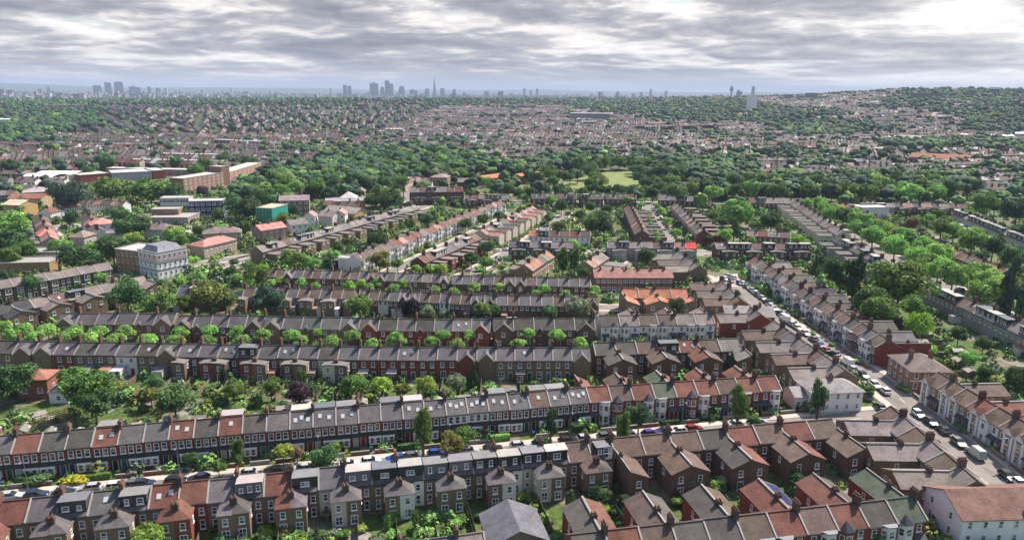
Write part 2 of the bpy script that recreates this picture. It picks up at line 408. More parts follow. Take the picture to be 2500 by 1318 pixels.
def roof_mesh(w, he, zr, F, B, rm, ov=.25):
    def mk():
        h = w / 2 - .004; mb = MB(); k = (zr - he) / F; kb = (zr - he) / B
        mb.slab([(-h, -F - ov, he - k * ov + .09), (h, -F - ov, he - k * ov + .09), (h, 0, zr + .09), (-h, 0, zr + .09)], .09)
        mb.slab([(h, B + ov, he - kb * ov + .09), (-h, B + ov, he - kb * ov + .09), (-h, 0, zr + .09), (h, 0, zr + .09)], .09)
        mb.box(-h, h, -.15, .15, zr + .02, zr + .19, 1)
        for s in (-1, 1): yy = s * ((F if s < 0 else B) + ov + .06); zz = (he - (k if s < 0 else kb) * ov); mb.box(-h, h, yy - .07, yy + .07, zz - .13, zz + .02, 2)
        return mb.mesh('roof', [rm, 'ridge', 'dark'])
    return cached(('roof', w, he, zr, F, B, rm, ov), mk)
def coping_mesh(he, zr, F, B, t=.14):
    def mk():
        mb = MB(); k = (zr - he) / F; kb = (zr - he) / B
        mb.slab([(-t, -F - .3, he + .25 - k * .3), (t, -F - .3, he + .25 - k * .3), (t, 0, zr + .27), (-t, 0, zr + .27)], .3)
        mb.slab([(t, B + .3, he + .25 - kb * .3), (-t, B + .3, he + .25 - kb * .3), (-t, 0, zr + .27), (t, 0, zr + .27)], .3)
        return mb.mesh('parapet', ['coping'])
    return cached(('cop', he, zr, F, B, t), mk)
def chimney_mesh(wx, wy, h, pots):
    def mk():
        mb = MB().box(-wx / 2, wx / 2, -wy / 2, wy / 2, -1.2, h).box(-wx / 2 - .07, wx / 2 + .07, -wy / 2 - .07, wy / 2 + .07, h - .3, h - .14)
        for i in range(pots):
            y = (i + .5) / pots * wy - wy / 2; mb.cyl(0, y, h, h + .42, .14, .11, 6, 1)
        return mb.mesh('chimney', ['stack', 'pot'])
    return cached(('chim', wx, wy, h, pots), mk)
def half_wing(s, ww, L, he2, rise, kind, w, he, zr, B, wm):
    """back wing in the half of the plot against the shared boundary on side s; returns wall mesh and roof mesh"""
    def mk():
        xb = s * (w / 2 - .004); xo = xb - s * ww; zw = he2 + rise; y0 = max(.3, B * (zr - zw) / (zr - he)); yE = B + L
        a, b = MB(), MB(); ov = .18
        a.poly([(xo, B, 0), (xo, yE, 0), (xo, yE, he2), (xo, B, he2)])
        if kind in ('gab', 'hip'):
            a.poly([(xo, yE, 0), (xb, yE, 0), (xb, yE, zw if kind == 'gab' else he2), (xo, yE, he2)])
            a.poly([(xb, B, 0), (xb, yE, 0), (xb, yE, he2), (xb, B, he2)]) if kind == 'hip' else a.poly([(xb, B, 0), (xb, yE, 0), (xb, yE, zw), (xb, B, zw)])
            yr = yE - ww * .9 if kind == 'hip' else yE + ov
            eo = he2 - rise * ov / ww
            if kind == 'hip':
                b.slab([(xb, y0, zw + .08), (xb, yr, zw + .08), (xo - s * ov, yE + ov, eo + .08), (xo - s * ov, B - .2, eo + .08)], .08)
                b.slab([(xb, yr, zw + .08), (xb, yE + ov, eo + .08), (xo - s * ov, yE + ov, eo + .08)], .08)
            else:
                b.slab([(xb, y0, zw + .08), (xb, yr, zw + .08), (xo - s * ov, yr, eo + .08), (xo - s * ov, B - .2, eo + .08)], .08)
                b.slab([(xb - .0, y0, zw + .3), (xb, yr, zw + .3), (xb - s * .16, yr, zw + .3), (xb - s * .16, y0, zw + .3)], .35, 1)
        else:
            zb = he2 + rise
            a.poly([(xb, B, 0), (xb, yE, 0), (xb, yE, zb), (xb, B, zb)])
            a.poly([(xo, yE, 0), (xb, yE, 0), (xb, yE, zb), (xo, yE, he2)])
            b.slab([(xb, B - .3, zb + .12), (xb, yE + .12, zb + .12), (xo - s * .12, yE + .12, he2 + .12), (xo - s * .12, B - .3, he2 + .12)], .14)
            b.box(min(xb, xo), max(xb, xo), yE - .1, yE + .13, max(he2, zb) + .02, max(he2, zb) + .16, 1)
        return a.mesh('rear_wing', [wm]), b.mesh('wing_roof', ['flatroof' if kind in ('flat', 'box') else 'roof', 'coping'])
    return cached(('hw', s, ww, L, he2, rise, kind, w, he, zr, B, wm), mk)
def dormer_mesh(dw, dd, dh, y0, z0):
    def mk():
        mb = MB().box(-dw / 2, dw / 2, y0, y0 + dd, z0, z0 + dh, 0, bottom=False)
        r = MB().box(-dw / 2 - .12, dw / 2 + .12, y0 - .1, y0 + dd + .15, z0 + dh + .004, z0 + dh + .14)
        return mb.mesh('dormer', ['paint']), r.mesh('dormer_roof', ['flatroof'])
    return cached(('dorm', dw, dd, dh, y0, z0), mk)
def skylight_mesh():
    return cached('sky', lambda: MB().box(-.4, .4, -.55, .55, 0, .1, 0).box(-.31, .31, -.46, .46, .1, .12, 1).mesh('skylight', ['conc', 'skyglass']))
M['skyglass'] = mat('skylight_glass', lambda t, p: (p.inputs['Base Color'].__setattr__('default_value', (.42, .46, .5, 1)), p.inputs['Roughness'].__setattr__('default_value', .15)))
def bay_mesh(bw, pr, z1, top, wm):
    """two storey canted bay on the wall face y = 0"""
    def mk():
        mb = MB(); i = bw * .27; P = [(-bw / 2, 0), (-i, -pr), (i, -pr), (bw / 2, 0)]
        for (x0, y0), (x1, y1) in zip(P, P[1:]):
            mb.poly([(x0, y0, 0), (x1, y1, 0), (x1, y1, z1), (x0, y0, z1)])
            dx, dy = x1 - x0, y1 - y0; L = math.hypot(dx, dy); nx, ny = dy / L, -dx / L
            for a, b in ((.75, 2.35), (3.5, 4.85)):
                def q(t, z, o): return (x0 + dx * t + nx * o, y0 + dy * t + ny * o, z)
                mb.poly([q(.1, a, .03), q(.9, a, .03), q(.9, b, .03), q(.1, b, .03)], 1)
                mb.poly([q(.2, a + .1, .05), q(.8, a + .1, .05), q(.8, b - .12, .05), q(.2, b - .12, .05)], 2)
                mb.poly([q(.02, a - .28, .04), q(.98, a - .28, .04), q(.98, a - .1, .04), q(.02, a - .1, .04)], 1)
                mb.poly([q(.2, (a + b) / 2, .06), q(.8, (a + b) / 2, .06), q(.8, (a + b) / 2 + .07, .06), q(.2, (a + b) / 2 + .07, .06)], 1)
        e = .15; Q = [(-bw / 2 - e, 0), (-i - e * .5, -pr - e), (i + e * .5, -pr - e), (bw / 2 + e, 0)]
        if top == 'flat': mb.slab([(x, y, z1 + .16) for x, y in Q], .15, 3)
        else:
            ap = (0, .35, z1 + 1.35)
            for a, b in zip(Q, Q[1:]): mb.poly([(*a, z1), (*b, z1), ap], 3)
        return mb.mesh('bay_window', [wm, 'white', 'glass', 'lead' if top == 'flat' else 'dark'])
    return cached(('bay', bw, pr, z1, top, wm), mk)
def front_gable(parent, w, he, F, wm, wallc, roofc, pr=.7, x=0.0, zt=None, white=True, depth=None, y0=None):
    zt = zt or he + 2.0; y1 = 0.0 if depth is None else -F + depth
    def mk():
        h = w / 2; a = MB().poly([(-h, -F - pr, 0), (h, -F - pr, 0), (h, -F - pr, he), (0, -F - pr, zt), (-h, -F - pr, he)])
        for s in (-h, h): a.poly([(s, -F - pr, 0), (s, -F, 0), (s, -F, he), (s, -F - pr, he)])
        b = MB(); ov = .25; k = (zt - he) / h
        for s in (-1, 1):
            b.slab([(s * (h + ov), -F - pr - .2, he - k * ov + .08), (0, -F - pr - .2, zt + .08), (0, y1, zt + .08), (s * (h + ov), y1, he - k * ov + .08)], .08)
            b.poly([(s * (h + ov), -F - pr - .24, he - k * ov - .1), (0, -F - pr - .24, zt - .1), (0, -F - pr - .24, zt + .12), (s * (h + ov), -F - pr - .24, he - k * ov + .12)], 1)
        return a.mesh('front_gable', [wm]), b.mesh('gable_roof', ['roof', 'white'])
    a, b = cached(('fg', w, he, F, wm, pr, zt, y1), mk)
    g = new('front_gable', a, parent, (x, 0, 0), 0, wallc); new('gable_roof', b, g, (0, 0, 0), 0, roofc); return g
NH = [0]
def house(loc, rz, w, rc='s', wc='r', front='canopy', rear='none', pair=1, chim=True, cop=True, sky=0, dorm=None, he=5.6, zr=7.8, F=3.5, B=3.5,
          lod=0, label='', group='', gable=False, rgable=False, wing=None, wingcol=None, frontsub=False, chz=1.5, name='terraced_house', cat='house', seen='both'):
    NH[0] += 1; rcol = jit(ROOF[rc]); wcol = jit(WALL[wc]); w = round(w, 2)
    wm = 'render' if wc in 'wcl' else 'wall'; rm = 'slate' if rc in 'sg' else 'roof'
    r = thing(name, label, cat, (loc[0], loc[1], rnd.choice((0, -.05, -.1, -.16))), rz, group)
    cx = loc[0] - math.sin(rz) * (B - F) / 2; cyy = loc[1] + math.cos(rz) * (B - F) / 2
    mark(cx, cyy, w / 2 + .8, (F + B) / 2 + 1.2, rz)
    new('wall', wall_mesh(w, he, zr, F, B, wm), r, col=wcol)
    rf = new('roof', roof_mesh(w, he, zr, F, B, rm), r, col=rcol)
    if cop: new('parapet', coping_mesh(he, zr, F, B, .14 if lod < 2 else .18), rf, (w / 2 - .0, 0, 0))
    if chim: new('chimney', chimney_mesh(.62 if chz < 1.7 else .55, (1.5 if chz < 1.7 else 1.15) if lod < 2 else 1.3, chz, 4 if lod < 2 else 2), rf, (w / 2 - .02, rnd.uniform(-.15, .15), zr), 0, jit((.12, .075, .06), .25))
    slope = math.atan2(zr - he, F)
    if seen in ('both', 'front'):
        if front == 'canopy':
            for x in (-w * .31, 0, w * .31): window(r, x, -F, 3.42, 0, 1.05, 1.65, frontsub)
            me = cached(('can', w), lambda: MB().slab([(-w / 2 + .02, -F - .8, 2.72), (w / 2 - .02, -F - .8, 2.72), (w / 2 - .02, -F, 3.22), (-w / 2 + .02, -F, 3.22)], .14).mesh('canopy', ['roof']))
            new('canopy', me, r, col=(.048, .044, .043))
            me = cached(('gb', w), lambda: MB().box(-1.3, 1.3, -1.0, 0, 0, .75).box(-1.38, 1.38, -1.1, 0, 2.25, 2.5, 1).box(-1.3, -1.12, -1.0, 0, .75, 2.25, 1).box(1.12, 1.3, -1.0, 0, .75, 2.25, 1).box(-.11, .11, -1.0, 0, .75, 2.25, 1).mesh('ground_bay', [wm, 'white']))
            gb = new('ground_bay', me, r, (-pair * w * .2, -F, 0), 0, wcol)
            for x in (-.62, .62): window(gb, x, -.92, .78, 0, .95, 1.45)
            door(r, pair * w * .33, -F, .1)
        elif front == 'bay':
            top = rnd.choice(['flat', 'cone', 'flat']); bx = -pair * w * .21
            bw_ = wc == 'r' and NH[0] % 3 != 0 or wc in 'wcl'; new('bay_window', bay_mesh(2.7, .95, 5.5, top, 'render' if bw_ else wm), r, (bx, -F, 0), 0, (.72, .71, .71) if bw_ else wcol)
            window(r, pair * w * .27, -F, 3.5, 0, .95, 1.45, frontsub); door(r, pair * w * .3, -F, .1)
            me = cached(('porch', w), lambda: MB().slab([(-1.1, -1.1, 2.5), (1.1, -1.1, 2.5), (1.1, 0, 3.1), (-1.1, 0, 3.1)], .12).mesh('porch_roof', ['roof']))
            new('porch_roof', me, r, (pair * w * .27, -F, 0), 0, (.08, .08, .09))
        elif front == 'gbay':       # bay under a white boarded gable
            new('bay_window', bay_mesh(2.3, .8, 5.3, 'flat', wm), r, (-pair * w * .2, -F, 0), 0, wcol)
            front_gable(r, 2.7, he, F, 'render', (.74, .73, .72), rcol, .75, -pair * w * .2, he + 1.35, depth=2.2)
            window(r, pair * w * .27, -F, 3.5, 0, .95, 1.45); door(r, pair * w * .3, -F, .1)
            me = cached(('porch', w), lambda: MB().slab([(-1.1, -1.1, 2.5), (1.1, -1.1, 2.5), (1.1, 0, 3.1), (-1.1, 0, 3.1)], .12).mesh('porch_roof', ['roof']))
            new('porch_roof', me, r, (pair * w * .27, -F, 0), 0, (.08, .08, .09))
        elif front == 'white2':     # wide white first floor window with a flared hood
            window(r, -pair * w * .17, -F - .25, 3.1, 0, 2.1, 1.9); window(r, pair * w * .33, -F, 3.3, 0, .9, 1.4)
            window(r, -pair * w * .17, -F - .25, .6, 0, 2.1, 1.8); door(r, pair * w * .33, -F)
        elif front == 'cottage':
            if gable: front_gable(r, w * .86, he, F, wm, wcol, rcol, .8, 0, zr - .15); yy = -F - .8
            else: yy = -F
            xs = (0,) if gable else ((-w * .24, w * .24) if w > 4.4 else (-pair * w * .2,))
            for x in xs: window(r, x, yy, 3.45, 0, 1.15 if gable else .95, 1.3)
            window(r, -pair * w * .22, yy, .85, 0, 1.3, 1.35)
            if not gable: door(r, pair * w * .3, yy)
            if gable == 0 and NH[0] % 3 == 0 and w > 4.4: front_gable(r, 1.7, he - .3, F, wm, wcol, rcol, .12, -w * .24, he + .85, depth=1.4)
        elif front == 'plain':
            for x in (-w * .25, w * .25): window(r, x, -F, 3.5, 0, 1.05, 1.35)
            window(r, -pair * w * .2, -F, .8, 0, 1.5, 1.4)
    if rear in ('hip', 'gab', 'box', 'flat'):
        ww, L, he2, rise = {'hip': (w * .52, 3.6, 5.1, 1.25), 'gab': (w * .60, 7.0, 5.0, 1.55), 'box': (w * .62, 3.6, 4.9, .35), 'flat': (w * .42, 6.0, 4.9 - .35 * (NH[0] // 2 % 3), .12)}[rear]
        if wing: ww, L = (wing[0] * w, wing[1])
        a, b = half_wing(pair, ww, L, he2, rise, rear, w, he, zr, B, wm)
        wg = new('rear_wing', a, r, col=wcol); new('wing_roof', b, wg, col=(jit(ROOF[wingcol]) if wingcol else (rcol if rear in ('hip', 'gab') else jit((.17, .155, .15)))))
        xm = pair * (w / 2 - ww / 2)
        mark(loc[0] - math.sin(rz) * (B + L / 2) + math.cos(rz) * xm, loc[1] + math.cos(rz) * (B + L / 2) + math.sin(rz) * xm, ww / 2 + .6, L / 2 + .8, rz)
        if lod == 0:
            for z in (3.1, .5): window(wg, xm - pair * .05, B + L, z, math.pi, .95 if z > 1 else 1.3, 1.35 if z > 1 else 1.7)
            window(wg, pair * (w / 2 - ww), B + L * .5, 3.2, -pair * math.pi / 2, .8, 1.2)
            new('chimney', chimney_mesh(.55, .75, .85, 2), wg, (pair * (w / 2 - .3), B + L * (.55 if rear != 'gab' else .25), he2 + rise), 0, jit((.10, .07, .055), .2))
        elif lod == 1: window(wg, xm, B + L, 3.1, math.pi, 1.0, 1.3)
        xr = -pair * (w / 2 - (w - ww) / 2)
    else: xr = 0
    if seen in ('both', 'rear') and lod < 2:
        if rear == 'none':
            for x in (-w * .24, w * .24): window(r, x, B, 3.5, math.pi, 1.0, 1.35)
            if lod == 0: window(r, w * .2, B, .5, math.pi, 1.5, 1.9); door(r, -w * .27, B, 0, math.pi)
        else:
            window(r, xr, B, 3.2, math.pi, .9, 1.4)
            if lod == 0: window(r, xr, B, .5, math.pi, .9, 1.8)
    if rgable and rear == 'none':
        g = front_gable(r, w * .8, he, B, wm, wcol, rcol, .5, 0, zr - .2); g.name = 'rear_gable'; g.rotation_euler = (0, 0, math.pi)
    if rear in ('none', 'box') and seen == 'rear' and lod < 2 and rnd.random() < (.5 if lod == 0 else .3):
        xe = (-pair if rear == 'box' else rnd.choice((-1, 1))) * w * (.3 if rear == 'box' else .22); we = w * (.34 if rear == 'box' else .48); le = rnd.choice((2.2, 3.0, 3.8))
        me = cached(('ext', we, le), lambda: (MB().box(-we / 2, we / 2, 0, le, 0, 2.5, bottom=False).mesh('rear_extension', ['render']), MB().slab([(-we / 2 - .1, 0, 3.0), (we / 2 + .1, 0, 3.0), (we / 2 + .1, le + .15, 2.6), (-we / 2 - .1, le + .15, 2.6)], .1).mesh('extension_roof', ['flatroof'])))
        ex = new('rear_extension', me[0], r, (xe, B, 0), 0, jit(rnd.choice([(.6, .6, .6), (.25, .1, .07), (.2, .15, .1), (.5, .47, .42)]))); new('extension_roof', me[1], ex, col=jit(rnd.choice([(.4, .38, .37), (.2, .19, .2), (.28, .15, .12), (.5, .5, .52)])))
        if lod == 0: window(ex, 0, le, .4, math.pi, round(we * .6, 2), 1.7)
        mark(loc[0] - math.sin(rz) * (B + le / 2) + math.cos(rz) * xe, loc[1] + math.cos(rz) * (B + le / 2) + math.sin(rz) * xe, we / 2 + .5, le / 2 + .7, rz)
    if dorm:
        side = -1 if dorm.isupper() else 1      # upper case: on the front slope
        dw = {'b': .9, 'w': .92, 's': .55}[dorm.lower()] * w; z0 = zr - 2.0 * (1 if he < zr - 2 else .95)
        a, b = dormer_mesh(round(dw, 2), 2.75, 2.0 if dorm.lower() != 's' else 1.6, .25, round(zr - 1.75, 2))
        dcol = {'b': (.022, .024, .03), 'w': (.13, .135, .15), 's': (.06, .06, .07)}[dorm.lower()]
        d = new('dormer', a, rf, (0, 0, 0), math.pi if side < 0 else 0, dcol)
        # roof and windows of the dormer belong to the dormer itself
        d.parent = r
        new('dormer_roof', b, d, col=jit(rnd.choice([(.2, .2, .21), (.36, .34, .33), (.13, .14, .16)])))
        if lod < 2:
            n = rnd.choice([1, 2, 2, 3])
            for k in range(n):
                window(d, dw * ((k + .5) / n - .5), 3.0, zr - 1.45, math.pi, round(rnd.choice([.75, 1.1]) if n > 1 else 1.5, 2), rnd.choice([.9, 1.2]))
    sides = {'front': (-1,), 'rear': (1,), 'both': (-1,)}[seen]
    for s_ in sides:
        for k in range(sky):
            yy = s_ * F * (.42 + .12 * ((k + NH[0]) % 2)); xx = w * ((k + .5) / sky - .5) * .8
            zt_ = zr - (zr - he) * abs(yy) / F + .1
            new('skylight', skylight_mesh(), rf, (xx, yy, zt_), 0, rx=(slope if s_ < 0 else -slope))
    return r
ROWINFO = []
def row(p0, p1, spec, side=1, rowname='', world=False, z=7.7, wall='r', front='canopy', rear='none', phase=0, chim='alt', seen=None, lod=0, group=None, feat='', gables=None, rgables=(), **k):
    """a terrace along a ridge line; spec holds one code per house: roof letter, skylight digit, D/W/S dormer, wall letter after /"""
    if not world: p0, p1 = G(*p0, z), G(*p1, z)
    codes = spec.split(); n = len(codes); dx, dy = (p1[0] - p0[0]) / n, (p1[1] - p0[1]) / n; w = math.hypot(dx, dy); ang = math.atan2(dy, dx)
    rz = ang if side > 0 else ang + math.pi; out = []
    for i, c in enumerate(codes):
        wc = wall
        if '/' in c: c, wc = c.split('/')
        sky = next((int(ch) for ch in c[1:] if ch.isdigit()), 0); dm = next((ch for ch in c[1:] if ch in 'bwsBWS'), None)
        x, y = p0[0] + dx * (i + .5), p0[1] + dy * (i + .5)
        pd = 1 if (i % 2 == phase) else -1                    # towards p1 or p0
        pair = pd * (1 if side > 0 else -1)
        ch = True if chim == 'all' else (pair == 1) if chim == 'alt' else (i % 2 == 0)
        gb = bool(gables and i in gables)
        desc = (RNAME[c[0]].replace(' tiled', '') if lod == 2 else RNAME[c[0]]) + ' roofed' + ({'w': ' ' + WNAME[wc], 'l': ' pale blue'}.get(wc, '') if wc != wall else '')
        fx = (' with gabled front' if gb else ' with loft dormer' if dm else f" with {['','one','two','three'][sky]} skylight{'s' if sky > 1 else ''}" if sky else '')
        h = house((x, y), rz, w, c[0], wc, front, rear, pair, ch, sky=sky, dorm=dm, lod=lod, gable=gb, rgable=i in rgables, label=f"{desc} house{fx}", group=group or f"houses of the {rowname}",
                  seen=seen or ('front' if side > 0 else 'rear'), **k)
        h['_row'] = rowname; h['_i'] = i; out.append(h)
    ROWINFO.append((rowname, p0, p1, side, len(codes), w)); return out
def rcodes(n, weights, p_sky=.3, p_d=0, d='b'):
    o = []
    for _ in range(n):
        c = rnd.choice(weights)
        if rnd.random() < p_d: c += d
        elif rnd.random() < p_sky: c += rnd.choice('1223')
        o.append(c)
    return ' '.join(o)
# --- the near street: fronts with a continuous canopy, facing the camera
a0, a1 = G(41, 1062, 7.7), G(1430, 946, 7.7); wA = math.hypot(a1[0] - a0[0], a1[1] - a0[1]) / 25
aL = (a0[0] - 3 * wA * ux, a0[1] - 3 * wA * uy)
row(aL, a1, 'r d1 s r d d r2b s s r2 d r1b d s s3b s2b s2b s sb s2b s2 s3/w s3/w s2b s2 b1b s2b s3', 1, 'nearest canopied terrace', True, wall='r', front='canopy', phase=0, frontsub=True, rear='none', cop=True, seen='front')
row((1430, 946), (1892, 918), 'r b r G r r b r r', 1, 'red tiled bay terrace', wall='r', front='bay', frontsub=True, rear='gab', phase=1, seen='front', name='bay_fronted_house')
# --- backs of the row below the street
b0, b1 = G(0, 1225, 7.7), G(1487, 1071.5, 7.7); wB = math.hypot(b1[0] - b0[0], b1[1] - b0[1]) / 23; bl = (b0[0] - wB * ux, b0[1] - wB * uy)
row(bl, b1, 's r s sb s1 sb r2 r/r s dw r sb s/c sw sb sb/w sw sw sb sb/w sb/c sb b ds', -1, 'nearest row of hipped wings', True, wall='s', rear='hip', phase=0, seen='rear', wing=(.55, 4.0))
row((1490, 1071), (2031, 1022), 'b b b d r b r b', -1, 'row of long rear gables', wall='b', rear='gab', phase=1, seen='rear', wing=(.62, 7.5))
# --- row along the bottom edge
row((1392, 1306), (2231, 1212), 'd r b d d b r b r d G'.strip(), 1, 'bottom edge bay terrace', wall='r', front='bay', rear='gab', phase=0, seen='front', wing=(.62, 8.5), name='bay_fronted_house')
row(G(905, 1335, 6.5), G(1180, 1296, 6.5), 's s1 s g', 1, 'low bottom terrace', True, wall='s', front='plain', rear='none', seen='front', he=4.2, zr=6.4, chim='none0')
# --- third line: backs
row((-50, 831), (446, 840), 's1 d s s1 s1/r d s s/w d1 s', -1, 'slate row above the gardens', rgables=(2, 3, 9), wall='s', rear='none', chim='all', chz=1.95, seen='rear', phase=0)
row((446, 840), (880, 847), 's1 s/r s2/b sb/r s s2/b s d/c s', -1, 'row of boxy brown wings', wall='s', rear='box', chim='all', chz=1.95, seen='rear', phase=1)
row((880, 847), (1165, 849), 's s w2 s s s1 '.replace('w2', 's2'), -1, 'red brick plain row', rgables=(5,), wall='r', rear='none', chim='all', chz=1.95, seen='rear')
row((1165, 849), (1440, 850), 's s s1 s s s', -1, 'stock brick plain row', rgables=(0, 5), wall='s', rear='none', chim='all', chz=1.95, seen='rear')
# --- fourth line: cottage fronts with gables
GR = 'gabled cottage terrace'
row((150, 764), (432, 765), 's s s s s s', 1, GR + ' at the far left', wall='s', front='cottage', chz=1.95, rear='none', seen='front', gables=(0, 5), he=5.3, zr=7.7, name='cottage')
row((436, 770), (648, 771), 's s s s s', 1, 'second ' + GR, wall='b', front='cottage', chz=1.95, seen='front', gables=(0, 4), he=5.3, name='cottage')
row((650, 773), (881, 777), 's s s s s', 1, 'third ' + GR, wall='s', front='cottage', chz=1.95, seen='front', gables=(0, 4), he=5.3, name='cottage')
row((883, 777), (1197, 781), 's d s d s g2 s', 1, 'red brick ' + GR, wall='r', front='cottage', chz=1.95, seen='front', gables=(0, 6), he=5.3, name='cottage')
row((1203, 778), (1450, 776), 'd d d d d', 1, 'dark brick ' + GR, wall='b', front='cottage', chz=1.95, seen='front', gables=(0, 4), he=5.3, name='cottage')
# --- fifth and sixth lines
row((440, 697), (560, 700), 's sb g s1', -1, 'short terrace behind the copper tree', wall='b', rear='none', lod=1, seen='rear', he=5.2, zr=7.5, name='cottage')
row((600, 700), (866, 706), 'b g b b s b b s b b', -1, 'upper row of boxy wings', wall='s', rear='box', lod=1, seen='rear', phase=1, he=5.2, zr=7.5, name='cottage')
row((880, 707), (1178, 719), 's b b/w s g s b b s/w b b s', -1, 'row behind the black tree', rgables=(0, 4, 5, 11), wall='b', rear='none', lod=1, seen='rear', he=5.2, zr=7.5, name='cottage')
row((1184, 720), (1460, 722), 's s b s s s b s s b'.strip(), -1, 'slate row beside the red gables', rgables=(0, 9), wall='b', rear='none', lod=1, seen='rear', he=5.2, zr=7.5, name='cottage')
row((655, 654), (925, 662), 'b b g s b b g b b b s b', 1, 'upper cottage row on the left', wall='b', front='cottage', chz=1.95, lod=1, seen='front', gables=(2, 11), he=5.2, zr=7.4, name='cottage')
row((925, 663), (1100, 669), 's s g s s g s g', 1, 'upper cottage row in the middle', wall='b', front='cottage', chz=1.95, lod=1, seen='front', gables=(0, 7), he=5.2, zr=7.4, name='cottage')
row((1104, 671), (1441, 678), 's s s s b s s b s s s s s', 1, 'upper cottage row on the right', wall='b', front='cottage', chz=1.95, lod=1, seen='front', gables=(5, 6), he=5.2, zr=7.4, name='cottage')
# --- right of centre
row((1517, 706), (1676, 706), 'o o o o', -1, 'orange gabled row', wall='s', rear='gab', phase=1, lod=0, seen='rear', wing=(.8, 6.5))
row((1463, 771), (1737, 766), 'd g b b g g', 1, 'central white bay terrace', wall='w', front='bay', rear='gab', phase=1, lod=0, seen='front', name='bay_fronted_house')
row((1448, 838), (1800, 827), 'd d b db r2 b g', -1, 'dark row of rear gables', wall='b', rear='gab', phase=0, lod=0, seen='rear', wing=(.66, 6.5))
# --- the long diagonal road
row((84.2, 119), (84.6, 151), 'g b g b g b', 1, 'near end of the road left side', True, wall='s', front='bay', rear='gab', phase=0, seen='rear', wing=(.7, 9), name='bay_fronted_house')
row((84, 172.5), (80, 212), 'g g b g g s b g', 1, 'middle of the road left side', True, wall='s', front='bay', rear='gab', phase=0, seen='rear', wing=(.7, 9), name='bay_fronted_house')
row((78, 219), (77.2, 228.5), 'g b', 1, 'red brick corner pair', True, wall='r', front='bay', rear='gab', seen='rear', wing=(.85, 9), name='bay_fronted_house')
row((77, 236), (77.4, 262), 'b g b g b', 1, 'run beyond the red corner', True, wall='s', front='bay', rear='gab', seen='rear', wing=(.7, 8), name='bay_fronted_house')
row((75, 285), (72, 312), 'g g b g g', 1, 'pale terrace at the road head', True, wall='s', front='bay', rear='gab', seen='rear', lod=1, wing=(.8, 9), name='bay_fronted_house')
row((103, 302), (104.2, 254), 'r/r g b b/r b d g b/r d', 1, 'far end of the road right side', True, wall='w', front='bay', rear='gab', seen='front', wing=(.7, 9), name='bay_fronted_house')
row((104.3, 252), (106.6, 196), 'b/r d b d/r b b/s b d/r b/r s/w b/r', 1, 'middle of the road right side', True, wall='w', front='bay', rear='gab', seen='front', wing=(.7, 9), name='bay_fronted_house')
row((106.8, 171.5), (112.0, 104), 'b b b r b/w b b r b b b/r b r', 1, 'near end of the road right side', True, wall='y', front='gbay', rear='gab', seen='front', wing=(.7, 9), name='bay_fronted_house')
# --- middle distance
kw = dict(lod=1)
row((862, 624), (1220, 489), rcodes(32, 'rrbbgrbp', .2), 1, 'white fronted diagonal terrace', wall='w', front='bay', rear='flat', seen='front', **kw, name='bay_fronted_house')
row((625, 602), (1012, 500), rcodes(26, 'ggsbg', .35, .2), -1, 'diagonal row of flat wings', wall='s', front='plain', rear='flat', seen='rear', wing=(.62, 6), **kw)
row((1020, 628), (1160, 570), rcodes(11, 'bbsr', .1, .5), -1, 'dark dormered diagonal terrace', wall='r', front='plain', rear='flat', seen='rear', wing=(.62, 6), **kw)
row((1172, 562), (1300, 503), rcodes(16, 'bgsp', .2, .25), -1, 'crowded diagonal terrace', wall='c', front='plain', rear='gab', seen='rear', wing=(.7, 6), **kw)
row((1280, 646), (1335, 613), 'p o p b g o', 1, 'short salmon roofed terrace', wall='y', front='plain', rear='box', seen='front', **kw)
row((1430, 640), (1468, 615), 'p p g g', -1, 'short pink terrace', wall='y', front='plain', rear='flat', seen='rear', wing=(.66, 9), **kw)
row((1243, 588), (1400, 592), 's sb g gb g g', -1, 'dormered row below the orchard', wall='b', front='plain', rear='box', seen='rear', **kw)
row((1291, 562), (1441, 565), 'o kB b b r d', 1, 'mixed row below the dry garden', wall='w', front='plain', rear='none', seen='front', gables=(5,), **kw)
row((1482, 590), (1698, 592), 'g gb g g b gb p R'.replace('R', 'R'), -1, 'row with pink and red ends', wall='g', front='plain', rear='box', seen='rear', **kw)
row((1745, 593), (1975, 594), 'g1 rb gb b bb b bb bb', -1, 'dark dormered row', wall='b', front='plain', rear='box', seen='rear', **kw)
row((1822, 562), (1928, 567), 'g r g2 b', 1, 'four gabled fronts in the trees', wall='b', front='plain', rear='none', seen='front', gables=(0, 3), **kw)
# --- more distant terraces (name, ridge ends in world metres)
k1 = dict(lod=1, world=True); k2 = dict(lod=2, world=True)
row((-202, 227.5), (-160.6, 282.1), 'g g g g g g g g g g g g', 1, 'white windowed terrace at far left', wall='b', front='white2', rear='none', seen='front', he=5.6, lod=0, world=True, name='bay_fronted_house')
row((-170, 211), (-135.6, 260.5), 'p gw k k g b1 gb g g b g', -1, 'angled terrace at far left', wall='s', front='plain', rear='gab', seen='rear', wing=(.75, 5), **k1)
row((72, 445.9), (65.2, 361.3), rcodes(17, 'rbrbp', .3), 1, 'rust row left of the cars', wall='b', front='plain', rear='flat', seen='rear', wing=(.44, 9), **k2)
row((103.2, 458.1), (96.5, 362.7), rcodes(19, 'bgbp', .3), 1, 'rust row right of the cars', wall='r', front='plain', rear='flat', seen='front', wing=(.42, 8), **k2)
row((183, 470), (167.3, 363), rcodes(20, 'gbgb', .1), -1, 'row left of the lime avenue', wall='c', front='plain', rear='flat', seen='rear', wing=(.44, 8), **k1)
row((160, 352), (156, 287), rcodes(12, 'gsbk', .1, .6), -1, 'flat winged row beside the avenue', wall='g', front='plain', rear='flat', seen='rear', wing=(.44, 7), **k1)
